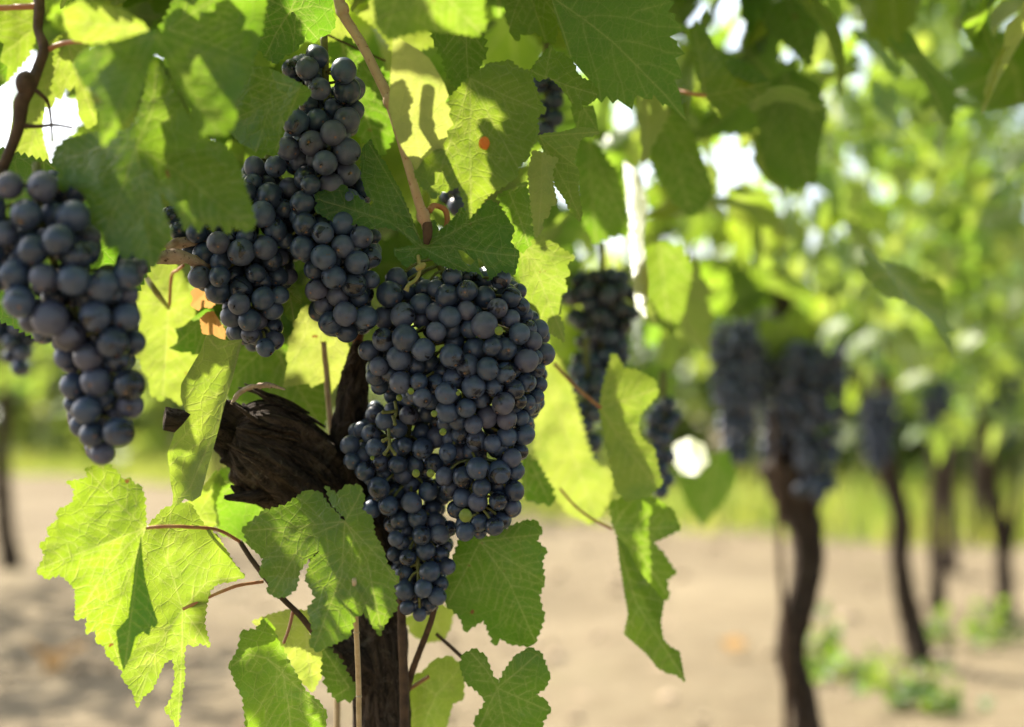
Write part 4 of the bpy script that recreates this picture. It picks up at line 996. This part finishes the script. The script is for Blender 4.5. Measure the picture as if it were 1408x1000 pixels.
cane("tendril", [(54, 8, .82), (25, 10, .82), (-20, 12, .82)], [.002, .0018, .0018], MAT_PETIOLE, sides=8)
cane("tendril", [(330, 745, .93), (350, 775, .925), (384, 818, .92), (412, 846, .925), (440, 880, .94), (470, 905, .96)], [.0016, .0018, .0019, .0020, .0021, .0022], MAT_DCANE, sides=10)
cane("tendril", [(404, 836, .925), (398, 862, .92), (390, 885, .915)], [.0013, .0011, .001], MAT_PETIOLE, sides=8)
cane("cane", [(556, 960, .985), (566, 925, .975), (580, 888, .965), (594, 850, .955), (600, 815, .95)], [.0030, .0024, .0022, .0020, .0018], MAT_DCANE)
cane("cane", [(590, 930, .99), (560, 950, .99)], [.0012, .0014], MAT_PETIOLE)
cane("tendril", [(640, 908, .97), (618, 888, .98), (600, 872, .985)], [.0014, .0014, .0012], MAT_DCANE, sides=8)
cane("tendril", [(575, 352, .88), (577, 372, .872), (572, 384, .868), (562, 392, .866), (558, 400, .866)], [.0012, .0011, .0012, .0012, .0018], MAT_GPET, sides=8)
cane("tendril", [(572, 370, .872), (580, 366, .872), (585, 362, .872)], [.0016, .0022, .001], MAT_GPET, sides=8)
cane("cane", [(350, 18, .89), (380, 16, .885), (400, 14, .878)], [.0014, .0013, .0012], MAT_GPET, sides=8)
cane("tendril", [(430, 38, .99), (480, 62, .99), (530, 84, .99)], [.0008] * 3, MAT_DCANE, sides=6)
cane("cane", [(200, 380, .99), (215, 402, .985), (232, 424, 1.02)], [.0018, .0022, .0014], MAT_GPET, sides=8)
cane("cane", [(252, 365, .97), (244, 372, .98), (236, 380, 1.0), (233, 420, 1.025)], [.0012] * 4, MAT_PETIOLE, sides=8)
cane("cane", [(556, 1080, .955), (556, 960, .95), (553, 880, .95), (549, 800, .96), (535, 700, .98)], [.0034, .0033, .0030, .0028, .0028], MAT_DCANE)
cane("cane", [(472, 690, 1.02), (470, 600, 1.0), (478, 540, .99), (492, 470, .985), (500, 420, .98)], [.0045, .004, .004, .0035, .003], simple("rusty cane", (.10, .035, .015), (.22, .09, .04), 80, .7, .25, .4, .001))
q2 = P(1082, 1100, 2.2)
rd = Geo(); rd.tube([np.array([q2[0], q2[1], -.03]), P(1080, 900, 2.2), P(1073, 780, 2.2), P(1070, 690, 2.2), P(1062, 560, 2.21)], [.006, .0055, .005, .005, .004], 10, 30, rough=.08)
o = rd.build("vine_stake", MAT_DCANE, None, (q2[0], q2[1], 0)); tag(o, "thin dark stake standing close along the left of the second trunk", "stake", "stakes of the near row")
# reed stake (a thing of its own: it is pushed into the soil beside the vine)
sb = P(495, 1010, .93)
rd = Geo(); a0 = P(494, 1010, .925); a1 = P(487, 797, .842); d = a1 - a0
rd.tube([a0 - d * 2.4, a0 - d * .6, a0, P(493, 940, .90), P(490, 868, .872), a1], [.0020, .0019, .0018, .0018, .0017, .0014], 10, 60, rough=.06)
for yy, zz in ((958, .905), (870, .872)):
    V, F = ball(P(493.5 if yy > 900 else 490, yy, zz), .0021, 12, 8, (1, 1, .6)); rd.add(V, F)
o = rd.build("reed_stake", MAT_STAKE, None, a0 - d * 2.4); tag(o, "thin pale reed stake standing in front of the dark trunk at the bottom", "stake", "stakes by the near trunk")
rd = Geo(); rd.tube([np.array([*P(466, 760, 1.03)[:2], -.02]), P(464, 700, 1.03), P(458, 620, 1.02), P(450, 535, 1.01), P(445, 470, 1.0)], [.0022, .0022, .0021, .002, .002], 10, 40, rough=.05)
o = rd.build("reed_stake", MAT_STAKE, None, P(466, 760, 1.03)); tag(o, "thin olive brown stake upright behind the glowing yellowish leaf beside main bunch", "stake", "stakes by the near trunk")

# ------------------------------------------------------------------ filler foliage
def generic_leaf(seed, n_side, amp, step, size=.055):
    rs = np.random.default_rng(seed)
    half = [(0, -18), (20, -34), (44, -30), (52, -8), (74, 0), (62, 20), (66, 44), (40, 48), (34, 66), (20, 84), (0, 112)]
    half = [(a + rs.normal(0, 3), b + rs.normal(0, 3)) for a, b in half[:-1]] + [half[-1]]
    half[0] = (0, -14)
    ol = half + [(-a + rs.normal(0, 3), b + rs.normal(0, 3)) for a, b in half[1:-1][::-1]]
    X, Y, F, vein, vd, _ = leaf_flat(ol, (0, 0), [(0, 108), (62, 12), (-62, 12), (42, 46), (-42, 46)], rs, n_side, amp, step, vw=2.6, secondary=False)
    q = np.abs(X); s = size / 80
    a1, a2 = rs.uniform(0, 6.3, 2)
    Zz = (.22 * q + 7 * np.sin(Y / 22 + a1) * q / 60 + 6 * np.sin(X / 20 + a2) - .0022 * (Y - 30) ** 2 * rs.uniform(.2, 1.3)) * rs.choice([1, 1, -1])
    return np.stack([X, Y, Zz], 1) * s, F, vein
LEAFS_HI = [generic_leaf(k, 16, .3, 7.0) for k in range(4)]
LEAFS_LO = [generic_leaf(k + 10, 26, .25, 17.0) for k in range(4)]

class Foliage:
    def __init__(s): s.V = []; s.F = []; s.ve = []; s.rn = []; s.to = []; s.n = 0; s.count = 0
    def add(s, pos, nrm, tip, size, variants, rs, tone=0.0):
        V, F, ve = variants[rs.integers(len(variants))]
        n = np.asarray(nrm, float); n /= np.linalg.norm(n)
        t = np.asarray(tip, float); t = t - n * (t @ n); t /= np.linalg.norm(t) + 1e-9
        u = np.cross(t, n)
        s.V.append((V * size) @ np.stack([u, t, n]) + pos); s.F.append(F + s.n); s.n += len(V)
        s.ve.append(ve); s.rn.append(np.full(len(V), rs.random())); s.to.append(np.full(len(V), tone)); s.count += 1
    def build(s, name, parent):
        org = np.array(parent.location)
        me = make_mesh(name, np.vstack(s.V) - org, np.vstack(s.F), {"vein": np.concatenate(s.ve), "rnd": np.concatenate(s.rn), "tone": np.concatenate(s.to)})
        return link_mesh(name, me, MAT_LEAF, parent)

LITA = np.array(LIT)
def blocks_sun(p, rad=.052, tmin=.015):
    d = np.asarray(p) - LITA; t = d @ S
    return bool(((t > tmin) & (np.linalg.norm(d - t[:, None] * S, axis=1) < rad)).any())
# picture regions in which the photo shows open sky or open ground, so no leaf hangs there
OPEN = [[(58, 110), (120, 110), (122, 185), (110, 190), (90, 215), (60, 220)], [(-20, 110), (14, 110), (14, 195), (-20, 195)], [(198, -20), (224, -20), (224, 46), (198, 46)],
        [(1005, 30), (1045, 30), (1045, 85), (1005, 85)], [(845, 200), (888, 200), (888, 300), (845, 300)], [(960, 190), (1020, 190), (1020, 245), (960, 245)]] + [[(x - 9, y - 9), (x + 9, y - 9), (x + 9, y + 9), (x - 9, y + 9)] for x, y in ((1140, 28), (1183, 108), (1248, 165), (1335, 45), (1262, 265), (975, 355), (1180, 30))]
# (polygon, depth): nothing hangs in front of what the photo shows there
CLEAR = [([(975, 440), (1180, 440), (1180, 720), (975, 720)], 2.2), ([(770, 380), (895, 380), (890, 560), (840, 640), (780, 640)], 1.42), ([(1165, 540), (1250, 540), (1250, 700), (1165, 700)], 3.5),
         ([(885, 560), (935, 560), (935, 680), (885, 680)], 1.4), ([(735, 100), (770, 100), (770, 190), (735, 190)], 1.2)]
def free_ok(p, size=.06, zmin=1.08):
    px, py, z = proj(p)
    if z < .05: return True
    mrg = size * FPX / z
    inframe = -mrg < px < 1408 + mrg and -mrg < py < 1000 + mrg
    if not inframe: return z > .35
    if z < zmin: return False
    for a, zc in CLEAR:
        if z < zc:
            a = np.array(a)
            if inside(a, np.array([px]), np.array([py]))[0] or seg_dist(np.array([px]), np.array([py]), np.vstack([a, a[:1]]))[0] < mrg * .55: return False
    lim = 560 if px < 760 else (620 if px < 1000 else 640)
    if px < 260: lim = 330
    if py + mrg * .7 > lim: return False
    for a in OPEN:
        if inside(np.array(a), np.array([px]), np.array([py]))[0] : return False
        c = np.mean(a, 0)
        if math.hypot(px - c[0], py - c[1]) < mrg * .45: return False
    return True

ROWD = np.array([.404, 1, 0]) / math.hypot(.404, 1)
ROWN = np.array([ROWD[1], -ROWD[0], 0])
def row_foliage(fol, base, length, zlo, zhi, thick, n, rs, variants, check=True, size=(.75, 1.25)):
    k = 0; tries = 0
    while k < n and tries < n * 12:
        tries += 1
        u = rs.uniform(-.5, .5) * length; t = rs.normal(0, .33) * thick; z = zlo + (zhi - zlo) * rs.beta(1.25, 1.15)
        p = np.array(base) + ROWD * u + ROWN * t; p[2] = z + .06 * math.sin(u * 7)
        if check and (not free_ok(p) or blocks_sun(p)): continue
        side = np.sign(t) if rs.random() < .7 else rs.choice([-1, 1])
        nrm = ROWN * side * rs.uniform(.4, 1.1) + np.array([0, 0, rs.uniform(.0, .9)]) + rs.normal(0, .35, 3)
        tip = np.array([0, 0, -1]) + ROWN * side * .3 + rs.normal(0, .4, 3)
        fol.add(p, nrm, tip, rs.uniform(*size), variants, rs, tone=max(0, rs.normal(.22, .22)))
        k += 1
rsq = np.random.default_rng(31)
fol = Foliage()
# leaves added along the sun's rays to throw shade on the SHADE points
SH = np.array(SHADE)
done = []
nshade = 0
for p in SH:
    for att in range(90):
        sz = max(.38, 1.2 - att * .011)
        t = rsq.uniform(.06, .70 + .005 * att); q = p + S * t + rsq.normal(0, .010, 3)
        if not free_ok(q, .045 * sz) or blocks_sun(q, .066 * sz): continue
        if done and (np.linalg.norm(np.array(done) - q, axis=1) < .027 * sz).any(): continue
        done.append(q)
        fol.add(q, S + rsq.normal(0, .35, 3), np.array([0, 0, -1]) + rsq.normal(0, .5, 3), sz, LEAFS_HI, rsq, max(0, rsq.normal(.05, .1)))
        nshade += 1
        break
row_foliage(fol, (vb[0] + .10, vb[1] + .22, 0), 1.5, .60, 1.45, .42, 190, rsq, LEAFS_HI)
# unseen leaf overhang added above the frame to block the upper sky
row_foliage(fol, (vb[0] - .10 + ROWN[0] * .50, vb[1] - .15 + ROWN[1] * .50, 0), 1.9, .92, 1.35, 1.15, 520, rsq, LEAFS_HI)
fo = fol.build("foliage", vine)
print("shade leaves", nshade, "of", len(SH), "near foliage", fol.count)

# ------------------------------------------------------------------ the other vines of the row
def other_vine(label, base, trunk, rad, head, seed, n=380, length=1.45, zlo=.52, zhi=1.5, thick=.30, group="grapevines of the near row", variants=None, check=True, over=0):
    rs = np.random.default_rng(seed)
    o = empty("grapevine", (base[0], base[1], 0)); tag(o, label, "grapevine", group)
    g = Geo(); g.tube([np.array([base[0], base[1], -.05])] + [np.array(q, float) for q in trunk], rad, 24, 70, rough=.22, seed=seed, freq=2, ridges=.1)
    g.build("trunk", MAT_BARK, o)
    g = Geo()
    for e in head: g.tube([np.array(q, float) for q in e], np.linspace(rad[-1] * .7, rad[-1] * .25, len(e)), 12, 24, rough=.2, seed=seed + 1)
    g.build("arm", MAT_BARK, o)
    f = Foliage(); row_foliage(f, (base[0], base[1], 0), length, zlo, zhi, thick, n, rs, variants or LEAFS_HI, check, (.5, 1.0))
    if over: row_foliage(f, (base[0] + ROWN[0] * .38, base[1] + ROWN[1] * .38, 0), length, .82, 1.4, .55, over, rs, LEAFS_HI, check, (.5, .9))  # extra overhanging leaves added to keep sky light off the bunches
    f.build("foliage", o)
    return o
def up(px, py, Z): return P(px, py, Z)
def gpt(px, py):
    """point of the level ground under a picture point"""
    d = FWD + (px - 704) / FPX * RT + (500 - py) / FPX * UP
    t = -CAM_H / d[2]; return CAMP + d * t
def arms(top, sgn=1, rs=None):
    top = np.asarray(top, float)
    return [[top, top + ROWD * .25 + np.array([0, 0, .12]), top + ROWD * .6 + np.array([0, 0, .16])], [top, top - ROWD * .22 + np.array([0, 0, .13]), top - ROWD * .55 + np.array([0, 0, .17])],
            [top, top + np.array([.02, .02, .25]), top + np.array([-.03, .04, .55])]]
b2 = P(1100, 1090, 2.25)
t2 = [P(1108, 1000, 2.25), P(1091, 920, 2.25), P(1093, 860, 2.25), P(1111, 790, 2.26), P(1109, 730, 2.27), P(1097, 690, 2.28), P(1088, 635, 2.28)]
other_vine("second grapevine along the row, dark twisting trunk under wide dark bunches", b2, t2, [.028, .024, .022, .0215, .0225, .025, .032, .046], [[t2[-1], t2[-1] + np.array([.01, .03, .12]), t2[-1] + np.array([-.02, .05, .4])]], 41, n=330, zlo=.66, zhi=1.6, over=260)
g3 = gpt(1272, 918)
t3 = [P(1255, 860, g3[1]), P(1238, 780, g3[1]), P(1240, 720, g3[1]), P(1225, 660, g3[1]), P(1206, 610, g3[1])]
other_vine("third grapevine along the row with slender leaning trunk and weeds at its foot", g3, t3, [.036, .028, .024, .024, .025, .032], arms(t3[-1]), 42, n=480, over=90, zlo=.62, zhi=1.95)
g4 = gpt(1290, 845); t4 = [P(1288, 780, g4[1]), P(1284, 720, g4[1]), P(1290, 650, g4[1]), P(1286, 610, g4[1])]
other_vine("fourth thin trunked grapevine of the row, half lost in blur", g4, t4, [.03, .022, .020, .02, .026], arms(t4[-1]), 43, n=520, zlo=.60, zhi=2.1)
g5 = gpt(1384, 858); t5 = [P(1380, 800, g5[1]), P(1378, 740, g5[1]), P(1364, 690, g5[1]), P(1360, 640, g5[1])]
other_vine("grapevine with forked thin trunk near the right edge", g5, t5, [.032, .026, .024, .022, .026], arms(t5[-1]) + [[P(1384, 760, g5[1]), P(1398, 690, g5[1]), P(1396, 620, g5[1])]], 44, n=520, zlo=.60, zhi=2.1)
for k, lab in enumerate(("far grapevine in the row beyond the fourth, only its hazy leaves showing", "farthest grapevine of the near row closing the canopy at the right")):
    bb = np.array([1.75, 5.7, 0]) + ROWD * 1.45 * k
    other_vine(lab, bb, [bb + np.array([0, 0, .35]), bb + np.array([.02, 0, .6])], [.03, .025, .03], arms(bb + np.array([.02, 0, .6])), 46 + k, n=400, zlo=.6, zhi=2.3)

# ------------------------------------------------------------------ row behind on the left
ROW2 = [(5, 782), (98, 745), (250, 716), (392, 696), (560, 682), (-330, 930)]
gl0 = gpt(18, 782)
tl = [P(10, 740, gl0[1]), P(2, 660, gl0[1]), P(4, 580, gl0[1]), P(8, 500, gl0[1])]
other_vine("grapevine of the next row with thin dark trunk at the left edge", gl0, tl, [.045, .036, .032, .030, .032], arms(tl[-1]), 51, n=210, zlo=.72, zhi=1.5, thick=.55, group="grapevines of the next row", check=False, variants=LEAFS_HI)
for k, (lab, s_) in enumerate((("next row grapevine outside the left side of the photo, enlarged to shade the soil", -1.45), ("next row grapevine second from the left edge trunk, mostly hidden", 1.5), ("next row grapevine behind the lowest sunlit leaf", 3.0), ("next row grapevine hidden behind the main bunch", 4.5), ("next row grapevine standing behind the right of main bunch", 6.0))):
    bb = np.array(gl0) + ROWD * s_; bb[2] = 0
    if k == 0:
        bb = bb + np.array([.25, .0, 0])  # this out-of-view vine is shifted and grown taller to shade the soil
    other_vine(lab, bb, [bb + np.array([0, 0, .35]), bb + np.array([.03, 0, .62])], [.03, .025, .03], arms(bb + np.array([.03, 0, .62])), 52 + k, n=260 if k else 900, zlo=.75, zhi=1.5 if k else 2.5, thick=.55 if k else .9, group="grapevines of the next row", check=False, variants=LEAFS_LO)

# ------------------------------------------------------------------ grassy strip and the block of vines beyond it
GPa = np.array(GP, float)
def along_edge(t):
    seg = np.linalg.norm(np.diff(GPa, axis=0), axis=1); cum = np.concatenate([[0], np.cumsum(seg)])
    s_ = t * cum[-1]; i = min(np.searchsorted(cum, s_, side='right') - 1, len(seg) - 1); f = (s_ - cum[i]) / seg[i]
    a, b = GPa[i], GPa[i + 1]; d = (b - a) / np.linalg.norm(b - a)
    return a + (b - a) * f, np.array([-d[1], d[0]])
seg = np.linalg.norm(np.diff(GPa, axis=0), axis=1); cum = np.concatenate([[0], np.cumsum(seg)]); TOT = cum[-1]
def at_len(L): return along_edge(min(max(L / TOT, 0), 1))
mg, ng = M("tall grass"); n = N(ng)
pos = n.new("ShaderNodeNewGeometry").outputs["Position"]
gc = n.mix(n.ramp(n.noise(pos, 1.6, 3), .35, .65), (.10, .145, .03), (.20, .20, .06))
gc2 = n.mix(n.ramp(n.noise(pos, 2.6, 5, .7), .38, .62), (.20, .36, .04), (.66, .66, .13))
pp = n.principled(gc, .6, .3); tt = n.new("ShaderNodeBsdfTranslucent"); n.link(gc2, tt.inputs[0])
ms = n.new("ShaderNodeMixShader"); ms.inputs[0].default_value = .5; n.link(pp.outputs[0], ms.inputs[1]); n.link(tt.outputs[0], ms.inputs[2]); n.out(ms.outputs[0])
rg = np.random.default_rng(61)
NB = 15000
L0 = cum[1] - 12; VV = np.empty((NB, 5, 3)); 
for i in range(NB):
    L = rg.uniform(cum[0] + 18, TOT - 1.5); e, nn = at_len(L); dep = rg.gamma(1.6, .6) - .1
    p = e + nn * dep; hgt = rg.uniform(.14, .40) * min(1, .35 + max(dep, 0) * 1.2); a = rg.uniform(0, 6.28); wd = .006 + .004 * rg.random()
    dx, dy = math.cos(a), math.sin(a); lean = rg.normal(0, .3, 2) * hgt
    VV[i] = [(p[0] - dx * wd, p[1] - dy * wd, -.01), (p[0] + dx * wd, p[1] + dy * wd, -.01), (p[0] + dx * wd * .7 + lean[0] * .35, p[1] + dy * wd * .7 + lean[1] * .35, hgt * .55),
             (p[0] - dx * wd * .7 + lean[0] * .35, p[1] - dy * wd * .7 + lean[1] * .35, hgt * .55), (p[0] + lean[0], p[1] + lean[1], hgt)]
fq = [];
for i in range(NB): b = i * 5; fq += [(b, b + 1, b + 2, b + 3), (b + 3, b + 2, b + 4)]
o = link_mesh("grass", make_mesh("grass", VV.reshape(-1, 3), fq, smooth=False), mg); tag(o, kind="stuff")
# vines of the block beyond
labs = ["beyond the grass at the far left, behind the left bunch", "of the far block right of the left edge trunk", "of the far block behind the bright yellow leaf", "of the far block behind the wooden arm", "of the far block behind main bunch",
        "of the far block seen past the right of main bunch", "of the far block under the long hanging leaf", "of the far block left of the second trunk", "of the far block right of the second trunk", "of the far block right of the third trunk", "of the far block at the right edge", "of the far block past the right edge"]
targets = [-60, 60, 170, 330, 480, 640, 800, 940, 1070, 1190, 1310, 1430]
for k, (lab, tx) in enumerate(zip(labs, targets)):
    # walk the edge until its projection reaches the wanted bearing
    best = min(np.linspace(15, TOT, 400), key=lambda L: abs(proj(np.array([*at_len(L)[0], 0]))[0] - tx) if proj(np.array([*at_len(L)[0], 0]))[2] > 1 else 1e9)
    e, nn = at_len(best); b = np.array([*(e * (1 + 2.7 / np.linalg.norm(e))), 0.0])
    rs = np.random.default_rng(70 + k)
    o = empty("grapevine", b); tag(o, "sunlit yellowish grapevine " + lab, "grapevine", "grapevines of the far block")
    g = Geo(); g.tube([b + np.array([0, 0, -.05]), b + np.array([.02, 0, .3]), b + np.array([-.03, 0, .7]), b + np.array([0, 0, 1.0])], [.04, .033, .03, .02], 12, 24, rough=.2, seed=k); g.build("trunk", MAT_BARK, o)
    f = Foliage(); d2 = np.array([nn[1], -nn[0], 0])
    far = np.linalg.norm(b); sc = 1.0 + .05 * max(0, far - 8)
    for _ in range(560 if k > 2 else 760):
        p = b + d2 * rs.uniform(-.95, .95) * sc + np.array([*nn, 0]) * rs.normal(0, .25); p[2] = .08 + 1.55 * sc * rs.beta(1.1, 1.2)
        f.add(p, rs.normal(0, 1, 3) + np.array([0, -.3, .4]), np.array([0, 0, -1]) + rs.normal(0, .4, 3), rs.uniform(1.0, 1.6) * sc * (1 if k > 2 else 1.25), LEAFS_LO, rs, tone=max(0, rs.normal(.55, .3)))
    f.build("foliage", o)
    if k % 3 == 1:
        pb = b + d2 * .8 - np.array([*nn, 0]) * .4
        g = Geo(); g.tube([pb + np.array([0, 0, -.05]), pb + np.array([0, 0, .8]), pb + np.array([.01, 0, 1.75])], [.045, .043, .04], 12, 10, rough=.06)
        q = g.build("vineyard_post", MAT_POST, None, pb); tag(q, "grey wooden post among vines " + lab, "post", "posts of the far block")
# wooded skyline far off, beyond the vineyard
rs = np.random.default_rng(90); f = Foliage()

def fallen(label, px, py, seed, size):
    rs = np.random.default_rng(seed); p = gpt(px, py); V, F, ve = LEAFS_HI[seed % 4]
    a = rs.uniform(0, 6.28); t = np.array([math.cos(a), math.sin(a), .15]); n_ = np.array([.1, -.25, 1.0]); n_ /= np.linalg.norm(n_); t -= n_ * (t @ n_); t /= np.linalg.norm(t); u = np.cross(t, n_)
    W = (V * size * np.array([1, 1, 1.8])) @ np.stack([u, t, n_]); W[:, 2] += .03
    o = link_mesh("fallen_leaf", make_mesh("fallen_leaf", W, F), MAT_DRY, None, p); tag(o, label, "fallen leaf", "fallen leaves on the soil")
fallen("reddish brown fallen leaf on shaded soil at the lower left", 95, 912, 1, 1.5)
fallen("brown fallen leaf on the sunlit soil between the twisted leaf tip and second trunk", 1010, 905, 2, .8)
# ------------------------------------------------------------------ weeds at the trunks' feet
def weed(label, p, n, h, spread, seed):
    rs = np.random.default_rng(seed); o = empty("weed", (p[0], p[1], 0)); tag(o, label, "weed", "weeds at the feet of the vines")
    f = Foliage(); g = Geo(); b = np.array([p[0], p[1], 0.0])
    for k in range(n):
        a = rs.uniform(0, 6.28); rr = spread * math.sqrt(rs.random()); top = b + np.array([math.cos(a) * rr, math.sin(a) * rr, h * rs.uniform(.35, 1) * (1 - .5 * rr / spread)])
        g.tube([b + np.array([math.cos(a) * rr * .3, math.sin(a) * rr * .3, -.01]), (b + top) / 2, top], [.002, .0018, .001], 5, n=6)
        for q in range(5):
            f.add(top * (1 - q * .14) + b * q * .14 + rs.normal(0, .015, 3), rs.normal(0, .6, 3) + np.array([0, -.2, .7]), rs.normal(0, 1, 3), rs.uniform(.22, .42), LEAFS_LO, rs, max(0, rs.normal(.02, .08)))
    g.build("stem", MAT_STEM, o); f.build("foliage", o)
weed("dark bushy weed around the foot of the third leaning trunk", gpt(1262, 985), 15, .16, .11, 81)
weed("light green weed patch between the third and the forked trunk", gpt(1322, 890), 11, .15, .13, 82)
weed("low weed tuft against the forked trunk's foot", gpt(1385, 878), 8, .12, .12, 83)
weed("faint pale weed beside the second trunk", gpt(1130, 905), 10, .16, .08, 84)
weed("brownish low weed between the second and third trunks", gpt(1165, 925), 12, .06, .15, 85)
